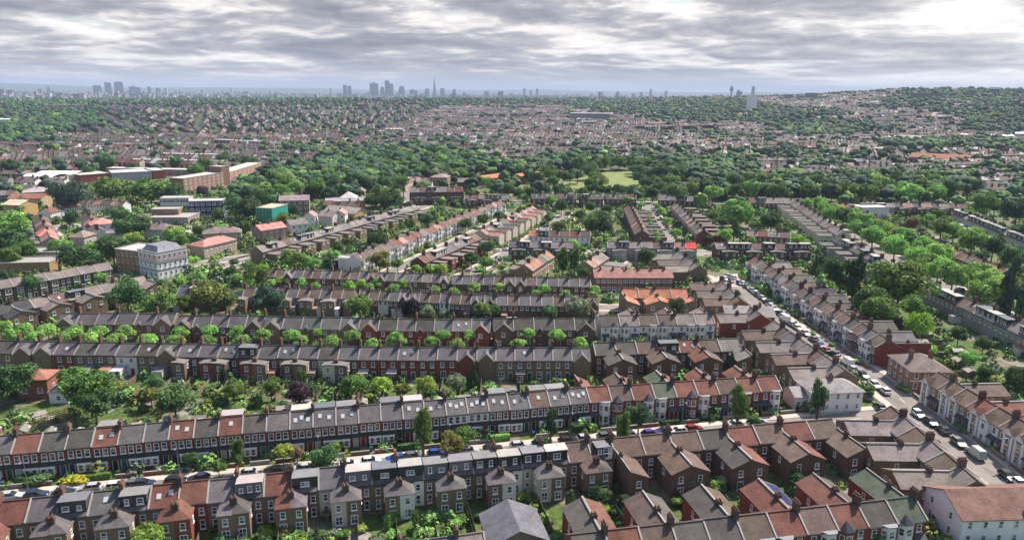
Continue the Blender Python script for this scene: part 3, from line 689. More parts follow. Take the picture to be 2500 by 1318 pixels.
row((155, 262), (155.7, 178), 'r kw kw bb b b1 wb wb gb g gb g b g b g', -1, 'dormered row below the avenue', wall='g', front='plain', rear='none', seen='rear', **k1)
row((209.4, 470), (196.2, 281.6), rcodes(34, 'brbroob', .1), 1, 'terrace right of the avenue', wall='b', front='plain', rear='none', seen='front', gables=(), name='bay_fronted_house', **k2)
row((268.2, 436.2), (247, 320), rcodes(22, 'ggs', 0, .8), -1, 'long grey dormered row', wall='c', front='plain', rear='none', seen='rear', name='dormered_house', **k1)
kt = dict(lod=1, wall='b', front='plain', rear='box', seen='rear')
row((1000, 470), (1130, 468), 'g b gb g b r', -1, 'tall town house row', he=8.4, zr=11.4, F=4.6, B=4.6, name='town_house', **kt)
row((1134, 476), (1243, 476), 'b r g gb gb g', -1, 'row beside the blue tarpaulin', name='town_house', **kt)
ks = dict(lod=1, wall='b', front='plain', rear='none', seen='front', name='semi_detached_house', F=4.5, B=4.5, zr=8.6)
for a, b, c, n in (((1296, 475), (1348, 475), 'd1 d1', 'first park side pair'), ((1360, 475), (1407, 476), 'b bS', 'second park side pair'), ((1416, 476), (1470, 476), 'dS d1', 'third park side pair'), ((1477, 476), (1552, 477), 'd1 d1 r', 'park side trio'),
                   ((1608, 478), (1703, 482), 'g g gB g', 'grey four by the car street'), ((1826, 485), (1955, 487), 'b gB g g g b', 'gabled six by the belt')):
    row(a, b, c, 1, n, gables=(0, len(c.split()) - 1) if 'six' in n or 'pair' in n else (0,), **ks)
row((2030, 498), (2178, 496), 'o b b gb gb gb g', -1, 'low row behind the white hall', name='semi_detached_house', lod=2, wall='g', front='plain', rear='none', seen='rear')
row((2180, 495), (2358, 498), 'd p d p d g b b', -1, 'patchwork roofed row', name='semi_detached_house', lod=1, wall='b', front='plain', rear='box', seen='rear')
kl = dict(lod=1, front='plain', seen='front', name='semi_detached_house')
row((97, 524), (122, 578), 'b b p b p p p', -1, 'pink crescent row', wall='g', rear='flat', wing=(.8, 8), lod=1, front='plain', seen='rear', name='semi_detached_house')
row((106, 511), (140, 502), 'r r b b', 1, 'white gabled crescent', wall='w', rear='none', gables=(0, 1, 2, 3), **kl)
row((146, 498), (192, 494), 'o o o o', 1, 'red roofed white gables', wall='w', rear='none', gables=(0, 2, 3), **kl)
row((194, 486), (308, 492), 'b d b p b b p b', 1, 'brown roofed crescent row', wall='w', rear='none', **kl)
row((212, 520), (236, 556), 'b b p b b', 1, 'crescent row with box wings', wall='w', rear='flat', wing=(.8, 7), lod=1, front='plain', seen='rear', name='semi_detached_house')

# ------------------------------------------------------------ single buildings
def blk(name, label, cat, pL, pR, depth, h, wallc, roof='flat', roofc=(.3, .29, .28), floors=2, bays=4, side=2, rise=2.4, wsz=(1.2, 1.3), world=False, wm='wall', band=None, dmarks=True, chs=0, zb=0.0):
    a, b = (pL, pR) if world else (G(*pL), G(*pR))
    w = math.hypot(b[0] - a[0], b[1] - a[1]); ang = math.atan2(b[1] - a[1], b[0] - a[0])
    o = thing(name, label, cat, (a[0], a[1], zb), ang)                 # origin: left front corner, wall along +x, depth along +y
    mark(a[0] + math.cos(ang) * w / 2 - math.sin(ang) * depth / 2, a[1] + math.sin(ang) * w / 2 + math.cos(ang) * depth / 2, w / 2 + 1.5, depth / 2 + 1.5, ang)
    mb = MB().box(0, w, 0, depth, 0, h, 0, bottom=False)
    new('wall', mb.mesh('wall', [wm]), o, col=wallc)
    r = MB(); e = .45
    if roof == 'flat':
        r.box(-.15, w + .15, -.15, depth + .15, h + .003, h + .18, 0)
        for q in ((-.2, w + .2, -.2, .15), (-.2, w + .2, depth - .15, depth + .2), (-.2, .15, .15, depth - .15), (w - .15, w + .2, .15, depth - .15)): r.box(q[0], q[1], q[2], q[3], h + .18, h + .5, 1)
    elif roof == 'hip':
        m = min(w, depth) / 2; z0, z1 = h - .1, h + rise
        if w >= depth: r1, r2 = (m, depth / 2, z1), (w - m, depth / 2, z1)
        else: r1, r2 = (w / 2, m, z1), (w / 2, depth - m, z1)
        c = [(-e, -e, z0), (w + e, -e, z0), (w + e, depth + e, z0), (-e, depth + e, z0)]
        fs = [(c[0], c[1], r2, r1), (c[1], c[2], r2), (c[2], c[3], r1, r2), (c[3], c[0], r1)] if w >= depth else [(c[0], c[1], r1), (c[1], c[2], r2, r1), (c[2], c[3], r2), (c[3], c[0], r1, r2)]
        for f_ in fs: r.slab(list(f_), .12)
    elif roof in ('gablex', 'gabley'):
        if roof == 'gablex':
            r.slab([(-e, -e, h), (w + e, -e, h), (w + e, depth / 2, h + rise), (-e, depth / 2, h + rise)], .15); r.slab([(-e, depth / 2, h + rise), (w + e, depth / 2, h + rise), (w + e, depth + e, h), (-e, depth + e, h)], .15)
            gs = [[(x, 0, h - .01), (x, depth, h - .01), (x, depth / 2, h + rise - .12)] for x in (.02, w - .02)]
        else:
            r.slab([(-e, -e, h), (w / 2, -e, h + rise), (w / 2, depth + e, h + rise), (-e, depth + e, h)], .15); r.slab([(w + e, -e, h), (w + e, depth + e, h), (w / 2, depth + e, h + rise), (w / 2, -e, h + rise)], .15)
            gs = [[(0, y, h - .01), (w, y, h - .01), (w / 2, y, h + rise - .12)] for y in (.02, depth - .02)]
        for q in gs: new('gable', MB().poly(q).mesh('gable', [wm]), o, col=wallc)
    ro = new('roof', r.mesh('roof', ['flatroof' if roof == 'flat' else 'roof', 'conc']), o, col=roofc)
    for k in range(chs): new('chimney', chimney_mesh(.7, 1.2, 1.6, 3), ro, (w * (k + .5) / chs, depth / 2, h + rise * .75), 0, (.22, .12, .09))
    fh = h / floors
    for fl in range(floors):
        z = fl * fh + fh * .3
        for i in range(bays): window(o, w * (i + .5) / bays, 0, z, 0, *wsz)
        for i in range(side): window(o, w, depth * (i + .5) / side, z, math.pi / 2, *wsz)
    if band:
        for bz, bh, bc in band:
            mb = MB()
            for q in ((-.12, w + .12, -.12, 0), (w, w + .12, 0, depth)): mb.box(*q, bz, bz + bh)
            new('string_course', mb.mesh('string_course', ['paint']), o, col=bc)
    return o, w, h
wh = (.86, .85, .85)
o, w_, h_ = blk('corner_building', 'white corner building with red brick bands and slate mansard roof', 'building', (343, 672), (388, 683), 13.5, 10.6, wh, 'flat', floors=3, bays=4, side=6, wsz=(1.0, 1.7), wm='render',
    band=[(7.3, .25, (.30, .09, .07)), (8.3, .22, (.30, .09, .07)), (9.3, .22, (.30, .09, .07)), (3.4, .35, (.05, .06, .14)), (6.4, .3, (.05, .06, .12))])
mb = MB(); q = [(1.2, 1.2, h_ + .2), (w_ - 1.2, 1.2, h_ + .2), (w_ - 1.2, 12.3, h_ + .2), (1.2, 12.3, h_ + .2)]; q2 = [(2.6, 2.6, h_ + 2.4), (w_ - 2.6, 2.6, h_ + 2.4), (w_ - 2.6, 10.9, h_ + 2.4), (2.6, 10.9, h_ + 2.4)]
for i in range(4): mb.poly([q[i], q[(i + 1) % 4], q2[(i + 1) % 4], q2[i]])
mb.poly(q2); new('mansard_roof', mb.mesh('mansard_roof', ['slate']), o, col=(.25, .25, .3))
blk('brick_building', 'brown brick flat roofed building beside the banded corner building', 'building', (287, 664), (344, 671), 13, 9.6, (.33, .20, .10), 'flat', (.4, .38, .38), 3, 5, 0, wsz=(1.1, 1.9))
blk('flat_roofed_hall', 'yellow ended flat roofed hall nearest the round tree', 'hall', (-40, 676), (124, 672), 11, 5.2, (.30, .20, .10), 'flat', (.30, .28, .27), 1, 8, 0)
blk('flat_roofed_hall', 'long grey glazed hall behind the yellow ended one', 'hall', (-40, 650), (152, 648), 10, 5.6, (.33, .34, .34), 'flat', (.33, .31, .3), 2, 16, 0, wsz=(1.6, 1.2))
blk('school_building', 'navy clad school block with white panelled windows', 'school', (464, 533), (546, 531), 11, 9.8, (.025, .035, .11), 'flat', (.42, .40, .42), 3, 6, 2, wsz=(2.2, 1.7))
blk('school_building', 'white framed glazed school wing beside the navy block', 'school', (393, 514), (463, 513), 10, 7.5, (.60, .60, .62), 'flat', (.5, .46, .47), 2, 9, 0, wsz=(1.9, 2.0), wm='render')
blk('school_hall', 'low school hall with wide grey roof', 'hall', (367, 548), (460, 548), 22, 3.6, (.30, .24, .2), 'flat', (.34, .31, .31), 1, 12, 2, wsz=(1.8, 1.6))
blk('school_hall', 'raised brown block standing on the wide grey roof', 'hall', (372, 541), (438, 540), 9, 6.8, (.26, .17, .12), 'flat', (.36, .34, .35), 1, 0, 0)
o, w_, h_ = blk('scaffolded_building', 'building wrapped in teal scaffold netting with tan plank roof', 'building', (629, 549), (667, 551), 17, 9.5, (.015, .26, .21), 'flat', (.50, .40, .28), 1, 0, 0, wm='render')
mb = MB()
for i in range(6):
    x = w_ * i / 5; mb.box(x - .06, x + .06, -.5, -.38, 0, h_ + 1.4)
for z in (2, 4, 6, 8, 10): mb.box(-.4, w_ + .4, -.5, -.38, z - .05, z + .05)
new('scaffold', mb.mesh('scaffold', ['conc']), o)
blk('block_of_flats', 'brown block of flats with pitched roof behind the scaffolding', 'flats', (684, 529), (756, 527), 13, 9.6, (.22, .12, .10), 'gablex', (.24, .19, .20), 3, 5, 2, wsz=(1.9, 1.6))
blk('church_hall', 'cream gabled hall with a long grey roof', 'hall', (792, 533), (868, 541), 11, 4.6, (.45, .34, .18), 'gablex', (.27, .24, .23), 1, 5, 1, rise=2.8)
blk('church_hall', 'grey flat roofed hall behind the cream gabled one', 'hall', (797, 517), (893, 514), 18, 6, (.33, .24, .16), 'flat', (.26, .25, .28), 2, 6, 2)
blk('lecture_hall', 'pyramid roofed hall between the grey roofs', 'hall', (830, 508), (868, 508), 10, 6.6, (.45, .42, .42), 'hip', (.52, .49, .5), 1, 2, 1, rise=3.6)
blk('workshop', 'low dark workshop with a whitish flat roof', 'workshop', (797, 652), (872, 660), 9, 3.4, (.05, .06, .08), 'flat', (.46, .43, .43), 1, 0, 0)
SM = 'semi-detached house'
for nm, pL, pR, d, h, wc, rf, rc, bays, ch in (
    ('grey hipped semi in front of the green field', (497, 598), (590, 593), 9, 5.6, (.40, .35, .33), 'hip', (.20, .16, .16), 7, 2), ('pink roofed semis in front of the grey hipped pair', (500, 632), (579, 612), 9, 5.6, (.42, .33, .28), 'hip', (.40, .19, .17), 7, 2),
    ('white gabled house below the school trees', (352, 585), (412, 588), 9, 5.6, (.5, .45, .45), 'hip', (.20, .15, .16), 5, 1), ('pink roofed house at the corner of the field', (640, 590), (700, 580), 9, 5.6, (.32, .22, .20), 'gablex', (.38, .19, .17), 4, 1),
    ('white cottage with a dark roof by the pink one', (712, 576), (754, 571), 10, 5.6, (.70, .70, .72), 'gablex', (.16, .15, .15), 3, 1), ('white house behind the dark roofed cottage', (741, 555), (770, 555), 8, 6, (.7, .68, .68), 'gabley', (.32, .2, .2), 2, 0),
    ('dark gabled semi with white bay', (778, 553), (812, 555), 9, 6, (.5, .45, .45), 'gablex', (.22, .17, .17), 3, 1), ('white gabled house at the end of the semis', (815, 549), (843, 549), 9, 6, (.66, .64, .66), 'gabley', (.33, .2, .18), 2, 1),
    ('white house with a salmon hipped roof', (98, 606), (137, 602), 10, 6, (.62, .60, .62), 'hip', (.62, .20, .16), 0, 0), ('pale blue house with a salmon and brown hip roof', (226, 585), (279, 580), 11, 7.5, (.55, .56, .68), 'hip', (.52, .22, .19), 4, 1),
    ('yellow gable ended house with a cream roof', (10, 528), (52, 530), 13, 7, (.46, .30, .13), 'gablex', (.5, .44, .33), 4, 0), ('large rust roofed house behind the yellow one', (22, 512), (103, 512), 13, 7, (.36, .27, .17), 'gablex', (.24, .11, .08), 4, 0),
    ('large slate hipped house among the trees', (58, 500), (132, 496), 15, 8, (.30, .26, .27), 'hip', (.33, .30, .31), 4, 1), ('small pyramid roofed house at the crescent mouth', (174, 603), (208, 604), 9, 5, (.4, .35, .33), 'hip', (.24, .18, .16), 2, 0),
    ('brown three storey house beside the park', (1051, 459), (1091, 460), 14, 8.5, (.28, .20, .14), 'hip', (.26, .19, .18), 3, 1), ('brown pyramid roofed villa below the wood', (831, 480), (866, 480), 13, 8, (.22, .17, .13), 'hip', (.25, .2, .19), 3, 1),
    ('small dark gabled lodge next to the villa', (868, 486), (890, 486), 9, 5, (.2, .12, .1), 'gabley', (.2, .15, .14), 1, 1), ('pink house up the lane beside the park', (963, 467), (990, 468), 18, 6.5, (.50, .38, .33), 'gabley', (.42, .24, .2), 2, 0),
    ('orange roofed park house on the left', (1143, 453), (1167, 456), 30, 5.5, (.25, .15, .09), 'gabley', (.42, .15, .09), 2, 0), ('orange roofed park house on the right', (1246, 446), (1272, 449), 30, 5.5, (.25, .15, .09), 'gabley', (.42, .14, .09), 2, 0)):
    blk('detached_house', nm, 'house', pL, pR, d, h, wc, rf, rc, 2, bays, max(1, bays // 3), chs=ch, wsz=(1.2, 1.3), wm='render' if wc[0] > .48 else 'wall')
blk('terrace_block', 'long red roofed post-war terrace with white windows', 'flats', (1452, 712), (1640, 712), 8.5, 5.6, (.24, .11, .09), 'gablex', (.30, .15, .13), 2, 14, 0, rise=2.3, wsz=(1.5, 1.2), chs=6)
blk('corner_house', 'brown corner house with hipped roof where the side road meets the main road', 'house', (103.6, 177.5), (114.0, 177.5), 12, 5.6, (.30, .17, .12), 'hip', (.17, .13, .12), 2, 4, 3, rise=2.6, world=True, band=[(2.75, .35, (.75, .73, .72))], chs=2, wsz=(1.1, 1.45))
for z in (.9, 3.6):
    for y in (2, 5, 8, 10.5): window(bpy.data.objects['corner_house'], 0, y, z, -math.pi / 2, 1.1, 1.45)
# the two white rendered houses by the main road
o, w_, h_ = blk('white_house', 'large white house with red tiled roof and white chimneys, bottom right corner', 'house', (76.8, 110.4), (96.0, 111.6), 10.5, 5.2, (.80, .83, .88), 'gablex', (.17, .095, .08), 2, 7, 0, rise=2.7, world=True, wm='render', wsz=(.85, 1.4))
for x in (12.5, 17.2): new('chimney', cached('wch', lambda: MB().box(-.45, .45, -.5, .5, -3, 1.7).cyl(0, 0, 1.7, 2.2, .16, .12, 6, 1).mesh('chimney', ['white', 'pot'])), o, (x, 1.2, 6.2))
for z in (.7, 3.4): window(o, 0, 3.0, z, -math.pi / 2, .9, 1.4); window(o, 0, 8.2, z, -math.pi / 2, .9, 1.4)
o, w_, h_ = blk('white_house', 'white house with a grey hipped roof behind a tall tree', 'house', (72.6, 163.6), (85.4, 165.2), 8.0, 5.2, (.80, .77, .77), 'hip', (.25, .23, .24), 2, 5, 2, rise=1.9, world=True, wm='render', chs=1, wsz=(.85, 1.3))
blk('house_annexe', 'low white lean-to wing of the grey hipped house', 'house', (69.2, 165.4), (72.4, 165.8), 6, 3.4, (.66, .64, .66), 'gablex', (.27, .25, .26), 1, 2, 0, rise=1.5, world=True, wm='render')
blk('detached_house', 'red hip roofed house standing alone in the gardens', 'house', (45, 975), (120, 972), 6, 5.2, (.24, .10, .07), 'hip', (.26, .12, .09), 1, 2, 1, rise=1.5)
blk('garden_room', 'white flat roofed extension beside the red hipped house', 'extension', (122, 985), (168, 984), 4.5, 2.6, (.68, .68, .68), 'flat', (.52, .52, .5), 1, 1, 1, wm='render')
blk('detached_house', 'red brick house with stone lintels and grey roof', 'house', (1770, 812), (1888, 815), 8.5, 5.6, (.25, .055, .035), 'gablex', (.26, .24, .24), 2, 5, 0, chs=2, rise=2.4)
blk('slate_roofed_house', 'slate and stone roofed building cut by the bottom edge', 'house', (1200, 1392), (1335, 1374), 9, 4.4, (.2, .15, .12), 'gabley', (.12, .12, .14), 1, 0, 0, rise=2.4)
# mid distance estates
for i, (pL, pR, d, h, wc, rc, fl, b, nm) in enumerate((((450, 472), (560, 452), 12, 10.5, (.30, .17, .12), (.52, .47, .45), 4, 10, 'cream banded slab of flats nearest the wood'), ((562, 452), (640, 425), 12, 10, (.32, .19, .14), (.48, .44, .42), 4, 8, 'slab of flats behind the cream banded one'),
        ((543, 455), (563, 452), 12, 15, (.24, .13, .10), (.4, .36, .35), 1, 0, 'brown lift tower between the two slabs'), ((198, 447), (270, 441), 22, 6, (.24, .08, .06), (.5, .46, .42), 2, 0, 'red brick sports hall with a cream roof'), ((275, 443), (372, 438), 26, 6.5, (.35, .35, .40), (.44, .45, .5), 2, 8, 'blue grey school behind the round trees'),
        ((375, 438), (405, 436), 24, 7, (.33, .09, .07), (.5, .5, .5), 1, 0, 'bright red block at the end of the school'), ((260, 425), (470, 430), 12, 5, (.28, .25, .25), (.5, .47, .45), 2, 20, 'long low terrace of flats behind the school'), ((315, 408), (545, 412), 11, 7, (.30, .15, .12), (.42, .39, .4), 3, 18, 'red and white slab of flats'),
        ((390, 392), (535, 395), 11, 7, (.31, .2, .16), (.45, .42, .42), 3, 14, 'upper slab of flats with white roof edge'), ((520, 356), (640, 362), 12, 8, (.2, .15, .14), (.42, .4, .4), 3, 12, 'dark slab of flats at the railway'))):
    blk('block_of_flats', nm, 'flats', pL, pR, d, h, wc, 'flat', rc, fl, min(b, 12), 0, wsz=(1.9, 1.5))
for i, (pL, pR, nm) in enumerate((((55, 450), (130, 452), 'white barrel roofed sports hall on the left'), ((88, 443), (187, 444), 'white barrel roofed sports hall on the right'))):
    o, w_, h_ = blk('sports_hall', nm, 'hall', pL, pR, 18, 5, (.45, .42, .4), 'flat', (.7, .68, .66), 1, 0, 0); mb = MB()
    for k in range(6):
        a, b = math.pi * k / 6, math.pi * (k + 1) / 6; mb.poly([(0, 9 - 9 * math.cos(a), 5.2 + 2.5 * math.sin(a)), (w_, 9 - 9 * math.cos(a), 5.2 + 2.5 * math.sin(a)), (w_, 9 - 9 * math.cos(b), 5.2 + 2.5 * math.sin(b)), (0, 9 - 9 * math.cos(b), 5.2 + 2.5 * math.sin(b))])
    new('barrel_roof', mb.mesh('barrel_roof', ['white']), o)
blk('white_hall', 'large white flat roofed hall behind the lime avenue', 'hall', (2104, 536), (2168, 534), 12, 7, (.66, .65, .7), 'flat', (.72, .7, .68), 1, 0, 0, wm='render')
# lawns, playgrounds and bare ground
def patch(name, pxs, m, z=.03, kind='structure'): return setting(name, MB().poly([(*G(*p), z) for p in pxs]).mesh(name, [m]), kind)
patch('playing_field', [(560, 572), (620, 558), (672, 553), (690, 562), (672, 580), (600, 588)], 'lawn')
patch('playground', [(446, 552), (525, 545), (540, 552), (500, 572), (447, 570)], 'yard')
patch('playground_turf', [(470, 541), (520, 538), (518, 546), (468, 548)], 'lawn', .05)
patch('park_lawn', [(1370, 466), (1374, 442), (1430, 430), (1482, 417), (1545, 415), (1558, 440), (1600, 448), (1590, 460), (1540, 464)], 'lawn')
patch('dry_garden', [(1378, 562), (1388, 545), (1402, 532), (1415, 545), (1430, 555), (1425, 562)], 'dryearth')
patch('car_park', [(1700, 700), (1760, 672), (1800, 668), (1815, 700)], 'yard', .02)
patch('far_lawn', [(2130, 372), (2165, 366), (2220, 362), (2230, 368), (2190, 376)], 'lawn')
for p in ((-60, 700), (120, 700), (400, 720)): pass

# solar panels on one rear wing of the bottom terrace
best = min((o for o in bpy.data.objects if o.name.startswith('wing_roof') and o.parent.parent.get('_row', '') == 'bottom edge bay terrace'), key=lambda o: abs(math.hypot(o.parent.parent.location[0] - G(1990, 1205, 6)[0], 0)) + (0 if o.data.vertices[2].co.x > o.data.vertices[0].co.x else 50))
vs = [v.co.copy() for v in best.data.vertices][:4]; p0_, p1_, q1_, q0_ = vs[0], vs[1], vs[2], vs[3]; mb = MB()
for a in range(5):
    for b in range(2):
        u0, u1 = .22 + a * .14, .22 + a * .14 + .13; v0, v1 = .1 + b * .4, .1 + b * .4 + .37
        def sp_(u, v): L_ = p0_.lerp(p1_, u); R_ = Vector((q0_.x, p0_.y, q0_.z)).lerp(Vector((q1_.x, p1_.y, q1_.z)), u); c = L_.lerp(R_, v); return (c.x, c.y, c.z + .14)
        mb.slab([sp_(u0, v0), sp_(u1, v0), sp_(u1, v1), sp_(u0, v1)], .05)
M['solar'] = mat('solar_panel', lambda t, p: (p.inputs['Base Color'].__setattr__('default_value', (.04, .05, .13, 1)), p.inputs['Roughness'].__setattr__('default_value', .18)))
new('solar_panel', mb.mesh('solar_panel', ['solar']), best.parent)
best.parent.parent['label'] = best.parent.parent['label'].split(' house')[0] + ' house with solar panels'
# ------------------------------------------------------------ trees
def crown_mesh(kind, seed):
    def mk():
        rg = np.random.RandomState(seed)
        P = {'round': (34, .40, 1.0, 3200, .085), 'pollard': (26, .40, 1.0, 1900, .12), 'oak': (20, .46, .88, 3200, .088), 'tall': (26, .36, 1.0, 2300, .10), 'conifer': (14, .3, 1.0, 1500, .12), 'bush': (10, .5, .75, 700, .17), 'willow': (18, .5, .95, 2600, .085)}[kind]
        nl, lr, fz, nq, ls = P; lobes = []
        for i in range(nl):
            while True:
                c = rg.uniform(-1, 1, 3)
                if np.linalg.norm(c) < 1: break
            c = c / max(np.linalg.norm(c), .3) * rg.uniform(.35, .72); r = lr * rg.uniform(.6, 1.15)
            if kind == 'conifer':
                t = rg.uniform(-1, 1); rr = (1 - t) * .42 + .06; a = rg.uniform(0, 6.28); c = np.array([math.cos(a) * rr * .8, math.sin(a) * rr * .8, t * .95]); r = .12 + rr * .35
            if kind == 'tall': c[:2] *= .95; c[2] *= 1.15
            if kind == 'pollard': c[2] = abs(c[2]) * .95 - .38
            lobes.append((c * np.array([1, 1, fz]), r))
        if kind == 'round': lobes = [(c / max(np.linalg.norm(c), .2) * .62, r) for c, r in lobes]
        if kind not in ('conifer', 'tall'): lobes.append((np.array([0, 0, 0.]), .62))
        V = []; F = []
        wts = np.array([l[1] ** 2 for l in lobes]); wts /= wts.sum(); idx = rg.choice(len(lobes), nq, p=wts)
        for i in idx:
            c, r = lobes[i]; d = rg.normal(size=3); d /= np.linalg.norm(d)
            if d[2] < -.45: d[2] *= -1
            p = c + d * r * rg.uniform(.72, 1.08) * np.array([1, 1, fz if kind != 'tall' else 1.2])
            if kind == 'willow': nrm = np.array([d[0], d[1], .15]) + rg.normal(size=3) * .25
            else: nrm = d + rg.normal(size=3) * .55
            nrm /= np.linalg.norm(nrm); a = np.cross(nrm, rg.normal(size=3)); a /= np.linalg.norm(a); b = np.cross(nrm, a); s = ls * rg.uniform(.6, 1.35)
            if kind == 'willow': a = np.array([0, 0, 1.]) - nrm * nrm[2]; a /= np.linalg.norm(a); b = np.cross(nrm, a) * .5; a = a * 1.6
            k = len(V); q = rg.uniform(.35, 1, 4)
            V += [tuple(p + a * s * q[0]), tuple(p + b * s * q[1]), tuple(p - a * s * q[2]), tuple(p - b * s * q[3])]; F.append((k, k + 1, k + 2, k + 3))
        # inner boughs so that the crown is not see-through everywhere
        for c, r in lobes[::2]:
            k = len(V); rr = r * .6
            for z, q in ((-.9, .3), (0, 1), (.9, .3)):
                for j in range(6): V.append((c[0] + rr * q * math.cos(j * 1.047), c[1] + rr * q * math.sin(j * 1.047), c[2] + rr * z * fz))
            for L in (0, 1):
                for j in range(6): F.append((k + L * 6 + j, k + L * 6 + (j + 1) % 6, k + L * 6 + 6 + (j + 1) % 6, k + L * 6 + 6 + j))
        me = bpy.data.meshes.new('crown'); me.from_pydata(V, [], F); me.materials.append(M['leaf']); return me
    return cached(('crown', kind, seed), mk)
def trunk_mesh(seed):
    def mk():
        rg = random.Random(seed); mb = MB(); mb.tube((0, 0, -.02), (0, 0, .62), .05, .034, 7)
        for k in range(5):
            a = k * 1.257 + rg.uniform(-.4, .4); z = rg.uniform(.42, .62); mb.tube((0, 0, z), (math.cos(a) * .24, math.sin(a) * .24, z + rg.uniform(.2, .34)), .026, .012, 5)
        mb.tube((0, 0, .6), (.03, .02, .92), .032, .012, 5)
        return mb.mesh('trunk', ['bark'])
    return cached(('trunk', seed), mk)
GC = {'g': (.08, .125, .028), 'y': (.155, .19, .035), 'd': (.035, .06, .022), 'm': (.05, .09, .03), 'b': (.145, .24, .06), 'p': (.045, .022, .032), 'o': (.115, .115, .03), 'r': (.15, .085, .05), 'k': (.010, .010, .013), 'w': (.15, .17, .10), 'Y': (.30, .28, .03), 'B': (.17, .27, .04), 'c': (.04, .07, .045)}
GC = {k: (v[0] * 1.5, v[1] * 1.66, v[2] * 1.85) for k, v in GC.items()}
GN = {'g': 'mid green', 'y': 'yellow green', 'd': 'dark green', 'm': 'green', 'b': 'light green', 'p': 'dark purple', 'o': 'olive green', 'r': 'reddish', 'k': 'black leaved', 'w': 'grey green', 'Y': 'golden yellow', 'B': 'vivid lime green', 'c': 'blue green'}
KN = {'round': 'rounded', 'pollard': 'pollarded', 'oak': 'spreading', 'tall': 'slender', 'conifer': 'conifer', 'bush': 'low', 'willow': 'weeping'}
def tree_w(x, y, rad, h, kind, c, label, group, name='tree', cat='tree', zs=1.0, base=None):
    z0 = base if base is not None else (t1(x, y) if math.hypot(x, y) > 850 else 0.0)
    o = thing(name, label, cat, (x, y, z0), rnd.uniform(0, 6.28), group)
    rz = min(rad * zs, h * .52); rad = rad * (1.14 if kind in ('round', 'oak', 'pollard') else 1.0); col = GC[c]; j = rnd.uniform(.82, 1.2); col = (col[0] * j * rnd.uniform(.9, 1.15), col[1] * j, col[2] * j)
    new('crown', crown_mesh(kind, rnd.choice((1, 2, 3))), o, (0, 0, h - rz), rnd.uniform(0, 6), col, (rad, rad, rz))
    if kind != 'bush': new('trunk', trunk_mesh(rnd.choice((1, 2))), o, (0, 0, 0), 0, None, (h * .5, h * .5, h - rz * .6))
    if math.hypot(x, y) < 700: mark(x, y, rad * .7, rad * .7, 0)
    return o
def trees(s, place, group, name='tree', cat='tree', zs=1.0, extra=''):
    """each entry is  px,py,radius px,kind letter,colour letter[,height m]  for the centre of a crown"""
    KL = {'R': 'round', 'P': 'pollard', 'O': 'oak', 'T': 'tall', 'C': 'conifer', 'U': 'bush', 'W': 'willow'}
    for e in s.split(';'):
        e = e.strip()
        if not e: continue
        a = e.split(','); px, py, rp = float(a[0]), float(a[1]), float(a[2]); kind = KL[a[3]]; c = a[4]
        zc = 3.0
        for _ in range(3):
            x, y = G(px, py, zc); dist = math.sqrt(x * x + y * y + (H - zc) ** 2); rad = rp * dist / FPX
            sv = {'tall': 1.9, 'conifer': 2.3, 'bush': .75, 'pollard': .95}.get(kind, .95) * zs
            h = float(a[5]) if len(a) > 5 else (rad * 1.5 + 3.4) if kind == 'pollard' else (rad * sv * 1.25 if kind == 'bush' else rad * sv * 2.0 + min(2.5, rad * .6))
            zc = max(.5, h - min(rad * sv, h * .52))
        lab = f"{GN[c]} {KN[kind]} {'bush' if kind == 'bush' else 'tree'} {place}"
        tree_w(x, y, rad, h, kind, c, lab, group, name if kind != 'bush' else 'bush', cat if kind != 'bush' else 'bush', sv)
trees('6,797,18,P,b;54,804,20,P,b;116,804,20,P,b;182,808,20,P,b;239,807,19,P,b;306,807,21,P,b;440,808,19,P,b;513,804,18,P,b;575,807,19,P,b;642,815,20,P,b;712,815,19,P,b;779,807,17,P,b;860,817,19,P,b;967,825,25,P,b;1079,817,20,P,b;1146,815,18,P,b;1291,812,18,P,b;1361,815,20,P,b;'
      '22,815,17,P,b;83,823,20,P,b;154,821,18,P,b;220,823,19,P,b;282,826,20,P,b;358,828,22,P,b;428,829,19,P,b;506,828,17,P,b;586,831,22,P,b;735,829,18,P,b;811,831,22,P,b;908,836,18,P,b;1055,832,19,P,b;1117,837,19,P,b;1265,837,19,P,b;1415,834,20,P,b', 'in the cottage street', 'pollards in the cottage street', 'street_tree')
trees('660,689,13,P,b;684,683,12,P,b;736,687,14,P,b;770,697,13,P,b;852,695,17,P,B;880,690,13,P,B;900,699,14,P,b;923,687,16,P,b;959,703,16,P,b;983,691,15,P,b;1061,705,14,P,b;1095,692,13,P,b;1108,710,13,P,b;1158,700,17,P,b;1219,700,15,P,b;1329,703,16,P,b;1380,715,12,P,b;1452,705,15,P,b;1447,717,12,P,b;1308,714,11,P,b;437,684,14,P,b;488,672,12,P,b;578,676,14,P,b;609,687,14,P,b', 'in the upper cottage street', 'pollards in the upper street', 'street_tree')
trees('2006,492,12,R,b;2012,510,14,R,b;2026,522,17,R,b;2036,508,12,R,b;2060,524,18,R,m;2082,522,16,R,b;2090,535,18,R,b;2118,538,17,R,b;2131,548,14,R,b;2090,553,17,R,b;2108,562,19,R,m;2132,575,25,R,b;2158,554,17,R,b;2176,570,22,R,b;2210,578,22,R,b;2186,600,28,R,b;2230,594,20,R,m;2258,602,25,R,b;2240,625,25,R,b;2294,622,27,R,b;2268,640,24,R,b;2292,655,27,R,b;2328,672,31,R,b;2390,668,28,R,b;2418,684,28,R,b;2406,712,34,R,b;1969,496,14,R,b;1996,491,12,R,b;2009,500,12,R,b;2050,512,12,R,b', 'in the lime avenue', 'limes lining the avenue', 'street_tree')
